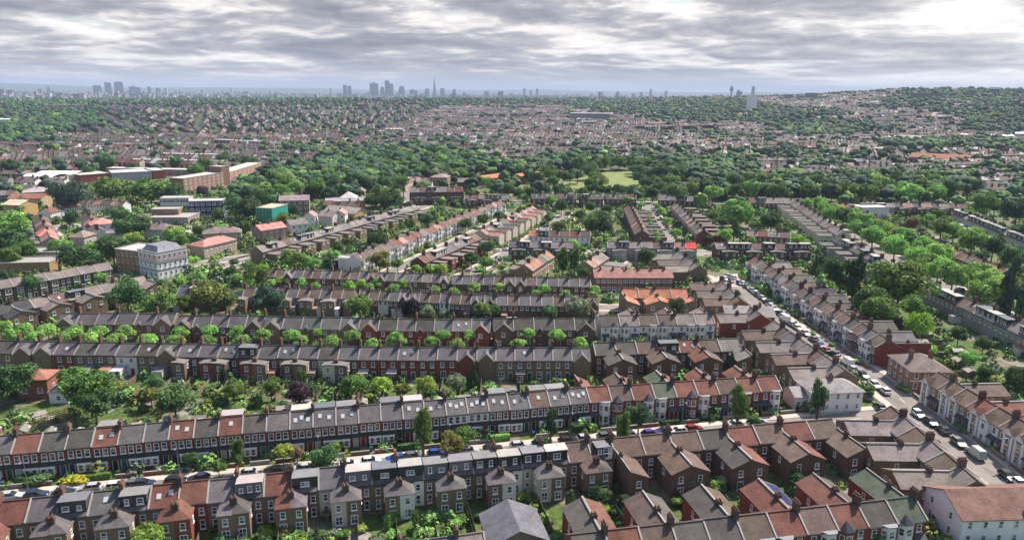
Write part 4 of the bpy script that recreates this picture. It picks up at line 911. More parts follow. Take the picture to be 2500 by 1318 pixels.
trees('1565,489,8,P,b;1566,500,9,P,b;1584,528,8,P,b;1586,538,9,P,b;1589,549,10,P,b;1600,564,9,P,b;1603,572,9,P,b;1605,582,9,P,b;1602,500,8,P,b;1614,514,14,P,b;1627,538,13,P,b;1650,567,14,P,b', 'beside the car street', 'pollards beside the car street', 'street_tree')
trees('1032,1040,28,T,g,14;690,1100,24,O,y;725,1106,17,R,r;794,1119,33,O,m;818,1084,9,R,b,4;1102,1084,32,O,o;1137,1058,27,O,g;941,1081,17,U,w;1052,1083,12,U,y;466,1119,17,R,m;533,1137,21,O,g;577,1106,19,T,g;60,1166,22,U,m;95,1168,28,U,m;165,1169,18,U,Y;195,1167,20,U,Y;317,1144,14,U,d;273,1189,17,U,o;1345,1033,20,T,d,10;1560,1014,31,O,d;1522,1040,22,T,g,9;1335,1078,13,R,m;1805,982,24,T,g,14;1843,1026,17,O,m;'
      '2000,966,22,T,m,14;2123,954,12,R,g;1895,1000,14,U,m', 'along the near street', 'trees of the near street')
trees('362,1303,33,O,y;1013,1268,13,T,g;1005,1290,14,U,g;780,1303,26,U,m;735,1306,22,U,g;700,1312,20,U,b;840,1300,22,U,g;880,1290,18,U,y;650,1310,20,U,m;947,1280,12,T,g;1213,1243,14,U,b;1175,1255,20,U,m;1130,1262,18,U,g;1310,1290,18,U,m;1390,1217,13,T,m,7;1468,1204,21,O,d;1522,1219,18,O,d;1694,1175,20,O,w;1824,1187,18,U,b;1645,1180,12,U,m;1946,1165,19,O,m;2090,1128,17,U,B;2114,1137,18,U,b;2135,1145,18,U,b;2150,1130,14,U,m;1690,1235,14,U,g;1345,1265,16,U,g;640,1288,14,U,b;2130,1305,24,O,g;2270,1312,14,U,b;2420,1310,20,U,d', 'in the gardens behind the near rows', 'trees in the near back gardens')
trees('2199,941,13,U,b;2212,950,12,U,b;2340,1034,14,U,b;2356,1048,15,U,b;2437,1092,16,U,b;2455,1106,17,U,b;1984,812,9,U,b;2032,840,9,U,b;2093,880,12,U,b;1940,786,8,U,m', 'against a front garden of the main road', 'front garden hedges of the main road', 'bush')
trees('41,920,36,O,m;216,941,52,O,g;178,919,30,O,g;425,976,40,O,m;374,935,22,O,m;14,938,24,O,d;295,943,26,U,o;368,963,22,O,o;568,948,24,O,g;105,918,24,U,y;133,921,20,U,b;230,985,34,O,m;485,940,18,U,y;450,940,14,U,g;661,944,24,O,g;728,958,27,R,p;760,948,22,O,m;737,922,13,T,g;870,935,34,O,g;931,938,26,O,B,12;985,950,19,O,o;1039,940,25,O,y;1115,930,26,O,w;1156,911,13,C,d;1150,935,18,U,m;1399,922,18,U,m;900,965,14,U,y;630,965,18,U,m;350,995,18,U,m;500,985,18,U,o;620,985,16,U,g;1510,935,10,T,g;690,985,16,U,m;545,920,12,T,d;590,968,14,U,b;280,905,14,U,m;1250,925,10,U,g;1590,915,12,U,m;1785,888,14,C,d,7;1820,915,12,U,b;1835,870,12,R,g', 'in the long gardens', 'trees in the long gardens')
trees('309,718,38,O,m;392,738,34,O,g;510,716,42,O,o;548,726,26,O,m;655,732,36,R,c;881,742,33,O,g;1001,751,23,R,k;1044,761,19,O,w;1092,752,10,C,d,11;1175,754,24,O,g;1200,757,20,O,m;1409,748,34,O,w;1342,758,20,O,m;1654,745,21,O,d;270,745,16,U,y;360,752,15,U,B;590,745,15,U,m;775,752,16,U,m;700,760,12,U,g;800,745,12,U,b;460,745,18,U,y;445,735,16,O,g;940,760,12,U,m;1130,762,14,U,m;1230,760,14,U,g;1500,800,10,U,m;1795,715,14,O,m;1830,810,8,U,g;1775,808,12,R,b,3;1816,820,12,R,b,3;625,668,27,R,g;632,690,14,U,m;1690,735,10,U,b', 'between the cottage rows', 'trees between the cottage rows')
trees('188,627,36,O,m;274,601,33,O,m;310,612,22,O,d;150,601,22,O,b;926,636,26,O,o;970,643,16,O,g;1070,657,20,O,B;1040,650,14,O,b;1018,655,14,O,b;923,579,26,O,d;908,583,15,C,d,9;716,633,30,O,g;760,641,20,O,b;824,602,14,R,m;856,606,14,U,m;811,622,18,O,b;845,590,12,O,o;1190,601,20,O,m;1150,628,20,O,m;1185,640,20,O,g;1170,655,18,U,b;1230,650,12,U,y;1106,498,9,R,p;1206,560,9,R,m;1220,525,16,O,m;1145,590,12,O,m;1135,545,16,O,m;1180,535,14,R,m;1040,535,16,R,m;1078,540,12,R,b;1000,547,15,R,g;1110,610,8,U,y;'
      '1374,633,18,T,g,13;1403,633,17,T,m,13;1421,662,18,O,m;1568,659,18,O,m;1600,657,14,U,b;1552,644,12,U,d;1579,624,23,O,d,13;1535,655,10,U,b;1456,540,34,O,m;1475,555,20,O,d;1371,502,17,O,m;1349,489,14,O,b;1443,504,14,O,m;1480,510,13,O,d;1365,552,20,O,g;1340,530,14,O,g;1385,520,12,U,o;1415,525,12,R,m;1500,570,14,U,m;1478,575,14,U,b;1460,585,10,O,b;1400,595,16,O,b;1425,610,10,O,B', 'among the diagonal terraces', 'trees among the diagonal terraces')
trees('1801,518,35,R,b,17;1884,538,26,O,d,15;1764,540,14,O,m;1793,557,14,T,m;1770,573,18,O,b;1849,548,14,O,g;1708,577,10,O,m;1729,582,12,R,d;1740,525,13,O,g;1820,580,12,U,b;1945,584,16,O,B;1965,597,13,R,b;1835,588,12,R,b;1920,560,10,O,m;1690,520,10,O,g;2055,668,44,O,d,17;2099,680,30,C,d,18;2198,694,62,O,g,21;2137,730,42,O,m,15;2150,750,36,O,g,14;2243,788,33,W,B,10;2226,748,28,O,g,12;2015,640,20,O,d;1960,655,14,U,b;1990,650,12,C,d;1990,670,12,U,g;2475,705,34,C,c,22;2495,560,20,O,m;1940,640,10,U,y;1925,655,12,U,m;2215,805,14,U,o;2168,775,14,O,m', 'behind the right hand road houses', 'trees behind the right hand houses')
trees('2402,837,16,R,m;2341,815,17,R,m;2370,872,20,O,b;2408,907,18,O,m;2491,920,25,R,d;2268,850,16,O,B;2310,840,12,U,w;2400,870,14,U,g;2440,940,14,U,b;2300,865,12,U,b;2350,848,12,U,y;2280,880,14,O,g;2430,890,12,U,m;2376,584,30,O,b;2426,600,24,O,d;2476,624,26,O,m;2300,548,24,O,g;2330,560,18,O,b;2226,546,15,R,r;2270,530,12,O,b;2408,490,26,O,g;2484,510,30,O,d;2430,502,13,O,m;2250,560,10,O,w;2290,520,14,O,g;2350,520,10,R,b;2455,575,12,O,m;2400,625,16,O,m;2350,610,14,U,w;2365,520,8,R,b;2385,505,9,R,b;2400,515,9,R,b;2215,512,9,U,w', 'in the right hand gardens', 'trees in the right hand gardens')
trees('16,588,34,O,m;32,545,30,O,b;50,575,22,O,d;20,625,24,O,g;60,610,24,O,g;174,532,16,R,m;293,521,20,O,m;341,550,24,O,d;307,552,27,O,m;264,596,26,O,m;328,582,16,O,y;225,605,14,O,b;172,478,37,O,c;208,490,14,O,d;268,460,46,O,g,20;366,463,46,O,g,20;421,466,24,O,m;330,470,14,O,d;423,569,24,O,b;440,585,18,O,g;484,562,15,O,g;599,556,16,R,m;572,496,26,O,m;604,504,32,O,d,17;532,518,14,O,m;689,538,21,O,o;718,511,14,O,d;649,483,28,O,m;545,560,14,O,b;929,476,34,O,g,17;948,486,30,O,d,16;910,490,20,O,d;802,473,22,O,d;1034,454,18,O,b;495,466,13,R,p;470,635,14,O,b;640,655,12,O,B;560,660,14,O,m;570,640,12,O,m;10,680,24,O,d;75,690,20,O,m;245,675,14,O,b;48,510,10,O,b;90,500,10,O,m;25,405,20,O,m;255,392,20,O,m;640,415,14,O,m;610,395,18,O,m;545,385,16,O,m;500,400,16,O,g;480,415,20,O,g;430,395,14,O,m;320,405,10,O,d;262,395,16,O,d;212,415,14,O,m', 'on the left beyond the cottages', 'trees on the left')
trees('1458,440,27,O,g,13;1575,417,26,O,m,13;1616,417,24,O,m,15;1560,432,12,O,d;1590,434,11,O,d;1618,434,11,O,d;1667,417,30,O,m,16;1712,417,24,O,m,15;1737,424,18,O,m;1470,395,18,O,g;1492,393,18,O,m;1512,393,18,O,g;1535,394,16,O,m;1418,400,24,O,g;1438,412,22,O,m;1342,422,22,O,g;1307,436,22,O,m;1297,467,16,O,m;1332,460,14,O,m;1367,461,18,O,m;1485,462,14,O,m;1514,461,16,O,m;1552,468,19,O,m;1594,471,16,O,d;1638,466,24,O,m;1375,430,14,O,d;1400,422,12,O,c;1240,462,20,O,m;1200,452,18,O,g;1180,440,12,O,b;1235,425,12,O,o;1265,470,14,O,m;1380,392,18,O,d;1360,398,16,O,m', 'in the park', 'park trees')
trees('1452,428,17,O,g,12;1446,458,15,O,m;1468,462,14,O,m;1580,447,16,O,m;1600,442,18,O,g,12;1560,432,15,O,m;1545,412,12,O,m;1620,455,15,O,m;1392,432,13,O,m;1410,428,14,O,d;1640,440,22,O,g,14;1655,425,20,O,m,13;1605,455,16,O,m;1575,462,14,O,g;1440,448,14,O,m;1425,466,13,O,m;1540,462,14,O,m;1555,400,18,O,m;1580,398,18,O,g;1605,400,18,O,m;1630,402,18,O,m;1456,402,16,O,m;1570,445,13,O,d;1350,440,16,O,m;1370,470,12,O,g', 'round the park lawn', 'trees round the lawn')
# woods: individual trees laid over their outlines
def fill(poly, n, r0, r1, cols, place, group, h=None, kind='O'):
    X = [p[0] for p in poly]; Y = [p[1] for p in poly]; k = 0; pts = []
    def inside(x, y):
        c = False; j = len(poly) - 1
        for i in range(len(poly)):
            if (poly[i][1] > y) != (poly[j][1] > y) and x < (poly[j][0] - poly[i][0]) * (y - poly[i][1]) / (poly[j][1] - poly[i][1]) + poly[i][0]: c = not c
            j = i
        return c
    t = 0
    while k < n and t < 9000:
        t += 1; x, y = rnd.uniform(min(X), max(X)), rnd.uniform(min(Y), max(Y))
        if not inside(x, y): continue
        r = rnd.uniform(r0, r1)
        if any((x - a) ** 2 + ((y - b) * 2.6) ** 2 < (.8 * (r + c)) ** 2 for a, b, c in pts): continue
        pts.append((x, y, r)); k += 1
    trees(';'.join(f"{x:.0f},{y:.0f},{r:.0f},{kind},{rnd.choice(cols)}" + (f",{h * rnd.uniform(.85, 1.15):.1f}" if h else '') for x, y, r in sorted(pts, key=lambda q: q[1])), place, group)
fill([(600, 478), (620, 450), (700, 420), (790, 395), (860, 375), (960, 365), (1060, 362), (1130, 378), (1160, 405), (1130, 425), (1060, 425), (1000, 440), (930, 448), (870, 448), (780, 452), (720, 458)], 78, 17, 27, 'ggmmdgb', 'in the wood', 'trees of the wood', 16)
fill([(1650, 468), (1700, 450), (1790, 440), (1900, 438), (2100, 434), (2280, 438), (2340, 452), (2320, 466), (2150, 466), (1900, 466), (1760, 470)], 52, 21, 29, 'ggmmgb', 'in the tree belt', 'trees of the belt', 17)
fill([(1140, 400), (1300, 395), (1360, 410), (1250, 418), (1150, 415)], 10, 14, 20, 'dkmm', 'behind the orange roofs', 'dark trees behind the park houses', 14)
# shrubs that fill the gardens: the 240 nearest as objects, the rest as one planting
def garden_fill():
    pts = []; tries = 0; hp = random.Random(11)
    while tries < 90000 and len(pts) < 6600:
        tries += 1; y = 80 + 485 * hp.random() ** 1.05; x = hp.uniform(-.86, .86) * y + hp.uniform(-12, 12)
        if busy(x, y): continue
        if max(abs(math.sin(x * .11) * math.cos(y * .09)), .3) < hp.random() * .75: continue
        r = hp.uniform(.6, 1.9) if y < 260 else hp.uniform(1.0, 2.8)
        pts.append((x, y, r)); 
        if hp.random() < .5: mark(x, y, r * .5, r * .5, 0)
    pts.sort(key=lambda p: -p[2] / p[1]); cols = 'gmmybodwgb'
    names = [('near', 'in the nearest back gardens', 130), ('mid', 'in the gardens of the third line', 190), ('far', 'in the gardens farther back', 9999)]
    pts = [p for p in pts if abs(p[0]) < .70 * p[1]][:230] + [p for i_, p in enumerate([p for p in pts if abs(p[0]) < .70 * p[1]][230:])] + [p for p in pts if abs(p[0]) >= .70 * p[1]]
    for x, y, r in pts[:230]:
        pl = next(n[1] for n in names if y < n[2]); c = hp.choice(cols)
        tree_w(x, y, r, r * hp.uniform(1.0, 1.5), 'bush', c, f"{GN[c]} garden bush {pl}", 'bushes ' + pl, 'bush', 'bush')
    # the rest: leaf clusters, merged
    rg = np.random.RandomState(3); rest = np.array(pts[230:]); q = 64; n = len(rest)
    d = rg.normal(size=(n, q, 3)); d /= np.linalg.norm(d, axis=2, keepdims=True); d[..., 2] = np.abs(d[..., 2])
    hgt = rest[:, 2] * rg.uniform(.8, 1.6, n)
    lump = 1 + .3 * np.sin(d[..., 0] * 5 + rest[:, None, 0]) * np.cos(d[..., 1] * 6)
    c = np.stack([rest[:, None, 0] + d[..., 0] * rest[:, None, 2] * lump, rest[:, None, 1] + d[..., 1] * rest[:, None, 2] * lump, d[..., 2] * hgt[:, None] * lump], -1)
    nr = d + rg.normal(size=d.shape) * .5; nr /= np.linalg.norm(nr, axis=2, keepdims=True); a = np.cross(nr, rg.normal(size=d.shape)); a /= np.linalg.norm(a, axis=2, keepdims=True); b = np.cross(nr, a)
    s = (rest[:, 2] * .24)[:, None, None] * rg.uniform(.7, 1.3, (n, q, 1))
    V = np.stack([c + a * s, c + b * s, c - a * s, c - b * s], 2).reshape(-1, 3); C_ = np.array([GC[k] for k in 'gmmybodwgb'])[rg.randint(0, 10, n)] * rg.uniform(.7, 1.3, (n, 1))
    numesh('garden_planting', V, np.repeat(C_, q * 4, 0), 'farleaf', 'stuff')
def numesh(name, V, C, m, kind, label=None, quads=True):
    n = len(V) // 4; me = bpy.data.meshes.new(name); me.vertices.add(len(V)); me.vertices.foreach_set('co', np.ascontiguousarray(V, np.float32).ravel())
    me.loops.add(len(V)); me.loops.foreach_set('vertex_index', np.arange(len(V), dtype=np.int32)); me.polygons.add(n)
    me.polygons.foreach_set('loop_start', np.arange(0, len(V), 4, dtype=np.int32)); me.polygons.foreach_set('loop_total', np.full(n, 4, np.int32)); me.update(calc_edges=True)
    ca = me.color_attributes.new('Col', 'FLOAT_COLOR', 'POINT'); ca.data.foreach_set('color', np.concatenate([C, np.ones((len(C), 1))], 1).astype(np.float32).ravel())
    me.materials.append(M[m]); o = setting(name, me, kind)
    if label: o['label'] = label
    return o
garden_fill()
# ------------------------------------------------------------ cars
def car_meshes(van=False):
    def mk():
        L, W = (5.0, 1.9) if van else (4.25, 1.76); h1 = 1.15 if van else .92; ht = 2.2 if van else 1.46; hw = W / 2
        prof = [(-L / 2, .32), (-L / 2 - .02, .7), (-L / 2 + .12, h1), (L / 2 - 1.15, h1), (L / 2 - .25, h1 - .2), (L / 2, .62), (L / 2, .3)]
        b = MB(); n = len(prof); ins = [.06, .02, .1, .08, .12, .08, .08]
        vl = [(x, -hw + i_, z) for (x, z), i_ in zip(prof, ins)]; vr = [(x, hw - i_, z) for (x, z), i_ in zip(prof, ins)]
        b.poly(vl); b.poly(vr[::-1])
        for i in range(n): j = (i + 1) % n; b.poly([vl[i], vr[i], vr[j], vl[j]])
        body = b.mesh('body', ['paint'])
        x0, x1, x2, x3 = (-L / 2 + .1, -L / 2 + .16, L / 2 - 1.95, L / 2 - 1.2) if van else (-L / 2 + .2, -L / 2 + .75, L / 2 - 2.0, L / 2 - 1.15)
        g = MB(); wi, wt = hw - .1, hw - .26
        B4 = [(x0, -wi, h1 - .01), (x3, -wi, h1 - .01), (x3, wi, h1 - .01), (x0, wi, h1 - .01)]; T4 = [(x1, -wt, ht - .06), (x2, -wt, ht - .06), (x2, wt, ht - .06), (x1, wt, ht - .06)]
        for i in range(4):
            m = 1 if (van and i in (0, 2, 3)) else 0
            g.poly([B4[i], B4[(i + 1) % 4], T4[(i + 1) % 4], T4[i]], m)
        glass = g.mesh('cabin_windows', ['carglass', 'paint'])
        r = MB(); e = .03; r.slab([(x1 - e, -wt - e, ht), (x2 + e, -wt - e, ht), (x2 + e, wt + e, ht), (x1 - e, wt + e, ht)], .07)
        for s in (-1, 1):
            for t in (.5,): xa = (x0 + x3) / 2 - .1; xb = (x1 + x2) / 2 - .1; r.poly([(xa - .05, s * (wi + .012), h1), (xa + .05, s * (wi + .012), h1), (xb + .05, s * (wt + .012), ht - .06), (xb - .05, s * (wt + .012), ht - .06)])
        roof = r.mesh('roof_panel', ['paint'])
        w_ = MB(); nn = 12
        for y0, y1, rr, m in ((-.11, .11, .32, 0), (-.12, -.115, .2, 1), (.115, .12, .2, 1)):
            i = len(w_.v)
            for y in (y0, y1):
                for k in range(nn): a = 2 * math.pi * k / nn; w_.v.append((math.cos(a) * rr, y, math.sin(a) * rr))
            for k in range(nn): q = (k + 1) % nn; w_.f.append((i + k, i + q, i + nn + q, i + nn + k)); w_.m.append(m)
            for o_ in (0, nn): w_.f.append(tuple(i + o_ + k for k in range(nn))); w_.m.append(m)
        wheel = w_.mesh('wheel', ['tyre', 'rim'])
        lamp = MB().box(-.04, .04, -.17, .17, -.08, .08).mesh('headlight', ['white'])
        return L, W, body, glass, roof, wheel, lamp
    return cached(('car', van), mk)
CC = {'w': ((.72, .72, .72), 'white'), 's': ((.38, .39, .41), 'silver'), 'k': ((.012, .013, .016), 'black'), 'b': ((.015, .06, .28), 'blue'), 'n': ((.02, .03, .07), 'navy'), 'g': ((.10, .105, .11), 'dark grey'), 'r': ((.22, .012, .015), 'dark red'), 'v': ((.05, .02, .28), 'violet')}
def car(x, y, rz, c, place, lod=0, van=False, z=.16):
    L, W, body, glass, roof, wheel, lamp = car_meshes(van); col, cn = CC[c]
    o = thing('parked_van' if van else 'parked_car', f"{cn} parked {'van' if van else 'car'} {place}", 'van' if van else 'car', (x, y, z), rz, 'cars parked ' + place)
    new('body', body, o, col=col); new('cabin_windows', glass, o, col=col); new('roof_panel', roof, o, col=col)
    if lod < 2:
        for sx in (-.31 * L, .31 * L):
            for sy in (-1, 1): new('wheel', wheel, o, (sx, sy * (W / 2 - .1), .32))
    if lod == 0:
        for sy in (-.6, .6): new('headlight', lamp, o, (L / 2 - .02, sy, .66))
    return o
for e in '25,1209,s;88,1205,n;157,1200,k;218,1189,s;428,1171,k;485,1165,n;600,1153,s;668,1148,k;965,1117,b;1067,1104,b;1203,1092,k;1268,1085,s;1386,1073,k;1430,1068,s;1480,1063,g;1589,1056,v;1693,1044,r;1792,1034,s;1655,1050,w;1322,1080,k;285,1184,w;350,1178,n;735,1141,s;780,1136,k;905,1123,w;1010,1111,g;1145,1098,s;1530,1060,w;1620,1050,n;330,1180,g'.split(';'):
    a = e.split(','); x, y = G(float(a[0]), float(a[1]), .8); car(x, y, R(12.8) + (math.pi if rnd.random() < .4 else 0), a[2], 'in the near street')
x, y = G(853, 1131, .8); car(x, y, R(12.8), 'w', 'on the near side of the near street'); x, y = G(1855, 1029, .8); car(x, y, R(12.8), 's', 'at the corner of the near street')
for e in '2085,902,s;2108,914,k;2137,938,w;2160,952,w;2116,966,g;2147,990,k;2242,1009,w;2272,1028,k;2303,1047,k;2340,1078,g;2460,1160,k;2492,1180,w;2015,852,r;2037,862,k;2004,842,b;1986,826,g;1966,812,s;1948,799,w;1932,789,s;1914,772,w;1902,762,n;1890,752,s;1880,744,w;1872,735,k;1862,727,s;1852,720,n;1843,713,w;1834,706,s;1824,699,k;1815,692,w;1806,690,b;1776,672,s;1790,676,w;1785,684,k;1772,680,w'.split(';'):
    a = e.split(','); x, y = G(float(a[0]), float(a[1]), .8); car(x, y, math.pi / 2 + (.12 if y > 200 else 0) + (math.pi if rnd.random() < .5 else 0), a[2], 'along the main road', 0 if y < 240 else 1)
x, y = G(2068, 882, 1); car(x, y, math.pi / 2 + .1, 'w', 'tall white one, along the main road', 0, True)
x, y = G(2382, 1103, 1); car(x, y, math.pi / 2, 's', 'long silver one, along the main road', 0, True)
x, y = G(1917, 777, 1); car(x, y, math.pi / 2 + .12, 'w', 'farther up the main road', 0, True)
for k in range(17):
    if rnd.random() < .88: car(85.6 + k * .42, 372 + k * 6.6, R(86.5), rnd.choice('wskbnwsg'), 'down the car street', 2)
for e in '2001,613,k,0;1140,487,w,70;985,488,s,60;990,481,w,60;1428,628,s,62;1442,618,w,62;1448,611,s,62;2345,705,b,88;2362,712,k,88;2375,718,w,88;2462,765,w,88;2485,772,s,88;2440,752,s,88;478,582,w,0;487,585,s,10;492,578,n,0;148,562,w,50;152,556,b,50;158,550,s,50;140,580,b,60;170,548,n,40;178,553,w,70;183,560,s,70;1325,495,w,0;1315,493,k,0;655,566,w,0;582,590,w,20;620,580,k,0;1235,610,s,30;1215,612,w,30'.split(';'):
    a = e.split(','); x, y = G(float(a[0]), float(a[1]), .8); car(x, y, R(float(a[3])), a[2], 'on a side street', 2, z=.05)
for i in range(26):      # cottage street
    car(-135 + i * 6.1 + rnd.uniform(-.5, .5), 200 + (2.3 if i % 2 else -2.3), rnd.choice((0, math.pi)), rnd.choice('wskbngs'), 'in the cottage street', 1)
# ------------------------------------------------------------ walls, hedges, fences, sheds, lamps
def slabwall(L, h, t, m, name): return cached(('sw', round(L, 1), h, t, m, name), lambda: MB().box(-L / 2, L / 2, -t / 2, t / 2, 0, h).box(-L / 2 - .03, L / 2 + .03, -t / 2 - .03, t / 2 + .03, h, h + .07, 1).mesh(name, [m, 'coping']))
def hedge_mesh():
    def mk():
        rg = np.random.RandomState(5); V = []; F = []
        for i in range(500):
            f_ = rg.randint(0, 5); u, v = rg.uniform(-1, 1, 2)
            p, nrm = [((u, v * .22, 1), (0, 0, 1)), ((u, -.22, abs(v)), (0, -1, 0)), ((u, .22, abs(v)), (0, 1, 0)), ((1, u * .22, abs(v)), (1, 0, 0)), ((-1, u * .22, abs(v)), (-1, 0, 0))][f_]
            nrm = np.array(nrm) + rg.normal(size=3) * .5; nrm /= np.linalg.norm(nrm); a = np.cross(nrm, rg.normal(size=3)); a /= np.linalg.norm(a); b = np.cross(nrm, a); p = np.array(p); s = .1; k = len(V)
            V += [tuple(p + a * s), tuple(p + b * s), tuple(p - a * s), tuple(p - b * s)]; F.append((k, k + 1, k + 2, k + 3))
        k = len(V); V += [(x, y, z) for z in (0, .96) for x, y in ((-.97, -.2), (.97, -.2), (.97, .2), (-.97, .2))]
        for q in ((0, 1, 5, 4), (1, 2, 6, 5), (2, 3, 7, 6), (3, 0, 4, 7), (4, 5, 6, 7)): F.append(tuple(k + a for a in q))
        me = bpy.data.meshes.new('hedge'); me.from_pydata(V, [], F); me.materials.append(M['leaf']); return me
    return cached('hedge', mk)
for i in range(37):
    s, nn = -75.5 + i * 5.05, 144.4
    if i % 9 == 4: continue
    if i % 4 == 1:
        thing('hedge', 'clipped green hedge before the canopied terrace', 'hedge', (*AB(s, nn + .4), 0), R(12.8), 'front hedges of the near street', hedge_mesh(), GC[rnd.choice('gmdb')], (2.1, 2.2, rnd.uniform(1.0, 1.7)))
    else: thing('garden_wall', f"low {['brown','red','grey'][i % 3]} garden wall before the canopied terrace", 'wall', (*AB(s, nn), 0), R(12.8), 'front walls of the near street', slabwall(3.9, .85, .24, 'wall', 'garden_wall'), jit([(.17, .1, .075), (.26, .09, .06), (.24, .22, .2)][i % 3]))
thing('hedge', 'large dark box hedge before the first red bay house', 'hedge', (*G(1416, 1056), 0), R(12.8), None, hedge_mesh(), GC['d'], (2.0, 4.2, 2.2))
for i in range(22):
    y = 112 + i * 6.1 if i < 11 else 196 + (i - 11) * 5.2; x = 106.2 - (y - 110) * .03 if i < 11 else 102.0 - (y - 196) * .05
    if 181 < y < 195: continue
    thing('garden_wall', 'low brown garden wall along the main road', 'wall', (x - 1.2, y, 0), math.pi / 2, 'front walls of the main road', slabwall(4.2, .9, .24, 'wall', 'garden_wall'), jit((.24, .13, .08), .3))
def fence_mesh(L):
    def mk():
        mb = MB()
        for k in range(int(L / 2) + 1): mb.box(k * 2 - .05, k * 2 + .05, -.05, .05, 0, 1.85)
        for k in range(int(L / 2)): mb.box(k * 2 + .05, k * 2 + 1.95, -.02, .02, .1, 1.75)
        return mb.mesh('garden_fence', ['timber'])
    return cached(('fence', L), mk)
def shed(x, y, rz, c, lab, grp='sheds in the gardens'):
    o = thing('garden_shed', lab, 'shed', (x, y, 0), rz, grp); me = cached('shedw', lambda: MB().box(-1.5, 1.5, -1.1, 1.1, 0, 1.9).poly([(-1.5, -1.1, 1.9), (-1.5, 1.1, 1.9), (-1.5, 0, 2.5)]).poly([(1.5, -1.1, 1.9), (1.5, 1.1, 1.9), (1.5, 0, 2.5)]).mesh('wall', ['timber']))
    new('wall', me, o, col=(.16, .12, .085)); me = cached('shedr', lambda: MB().slab([(-1.65, -1.3, 1.86), (1.65, -1.3, 1.86), (1.65, 0, 2.56), (-1.65, 0, 2.56)], .07).slab([(-1.65, 0, 2.56), (1.65, 0, 2.56), (1.65, 1.3, 1.86), (-1.65, 1.3, 1.86)], .07).mesh('roof', ['flatroof']))
    new('roof', me, o, col=c); door(o, .5, -1.1); return o
for i in range(34):
    s = -80 + i * 5.05 + rnd.uniform(-.3, .3)
    x, y = AB(s, 156.5); thing('garden_fence', 'brown board fence between the long gardens', 'fence', (x, y, 0), R(102.8), 'fences of the long gardens', fence_mesh(rnd.choice((10, 12, 14))), jit((.14, .10, .07), .35))
for i in range(32):
    x = -134 + i * 5.05; thing('garden_fence', 'grey board fence below the third line of houses', 'fence', (x, 168, 0), R(90), 'fences of the third line gardens', fence_mesh(12), jit((.17, .14, .11), .3))
for i in range(24): x, y = AB(-80 + i * 6.6, 107); thing('garden_fence', 'board fence between the nearest back gardens', 'fence', (x, y, 0), R(102.8), 'fences of the nearest gardens', fence_mesh(12), jit((.13, .10, .075), .3))
for i in range(28): thing('garden_fence', 'board fence between the cottage gardens', 'fence', (-130 + i * 5.4, 217.5, 0), R(90), 'fences of the cottage gardens', fence_mesh(14), jit((.15, .12, .09), .3))
for i in range(10): thing('garden_fence', 'board fence behind the middle houses of the main road', 'fence', (119 + (i % 2), 197 + i * 5.4, 0), R(2), 'fences behind the main road', fence_mesh(14), jit((.15, .12, .09), .3))
for i in range(26):
    x, y = (AB(-78 + i * 6.1, 166 + rnd.uniform(-3, 3))); shed(x, y, R(12.8) + rnd.choice((0, math.pi / 2)), jit(rnd.choice([(.3, .29, .27), (.42, .4, .38), (.2, .19, .18)])), 'felt roofed shed in a long garden')
for i in range(12): shed(-120 + i * 12 + rnd.uniform(-3, 3), 229 + rnd.uniform(-3, 3), rnd.choice((0, math.pi / 2)), jit((.33, .3, .28)), 'felt roofed shed in a cottage garden')
for i in range(10): shed(128 + rnd.uniform(-4, 6), 180 + i * 8, rnd.choice((0, math.pi / 2)), jit((.36, .33, .3)), 'felt roofed shed behind the main road')
def dashes(line, gap, ln, wd, z, off=0.0):
    mb = MB()
    for i in range(len(line) - 1):
        a, b = line[i], line[i + 1]; L = math.hypot(b[0] - a[0], b[1] - a[1]); dx, dy = (b[0] - a[0]) / L, (b[1] - a[1]) / L; t = 0
        while t + ln < L:
            p = (a[0] + dx * t + dy * off, a[1] + dy * t - dx * off); q = (p[0] + dx * ln, p[1] + dy * ln); mb.poly([(p[0] - dy * wd, p[1] + dx * wd, z), (p[0] + dy * wd, p[1] - dx * wd, z), (q[0] + dy * wd, q[1] - dx * wd, z), (q[0] - dy * wd, q[1] + dx * wd, z)]); t += gap
    return mb
setting('road_markings', dashes(main_road[:6], 6, 3, .06, .03).mesh('road_markings', ['white']), 'structure')
setting('road_markings', dashes([AB(-150, 138.2), AB(118, 138.4)], 6, 3, .06, .042).mesh('road_markings', ['white']), 'structure')
M['patch'] = mat('road_patch', flat((.12, .115, .11)))
mb = MB()
for k in range(26):
    if k % 2: x, y = AB(-110 + k * 8.3 + rnd.uniform(-2, 2), 138.2 + rnd.uniform(-2, 2)); a = R(12.8)
    else: y = 100 + k * 6; x = 98.6 + rnd.uniform(-2.5, 2.5) - max(0, y - 195) * .1; a = R(90)
    l_, w2 = rnd.uniform(.8, 3), rnd.uniform(.4, .9); c, s_ = math.cos(a), math.sin(a)
    mb.poly([(x + u * l_ * c - v * w2 * s_, y + u * l_ * s_ + v * w2 * c, .05) for u, v in ((-1, -1), (1, -1), (1, 1), (-1, 1))])
setting('road_patches', mb.mesh('road_patches', ['patch']), 'structure')
ofm = MB()
for k in range(9): ofm.box(k * 1.2 - .05, k * 1.2 + .05, -.05, .05, 0, 1.7)
for z in (.35, .85, 1.35): ofm.box(-.1, 9.7, -.09, -.05, z, z + .16)
thing('timber_fence', 'new orange timber post and rail fence in the left gardens', 'fence', (*G(72, 1036), 0), R(44), None, ofm.mesh('timber_fence', ['timber']), (.50, .22, .06))
thing('timber_fence', 'second orange timber fence beside the first one', 'fence', (*G(96, 1040), 0), R(44), None, ofm.mesh('timber_fence', ['timber']), (.46, .24, .08))
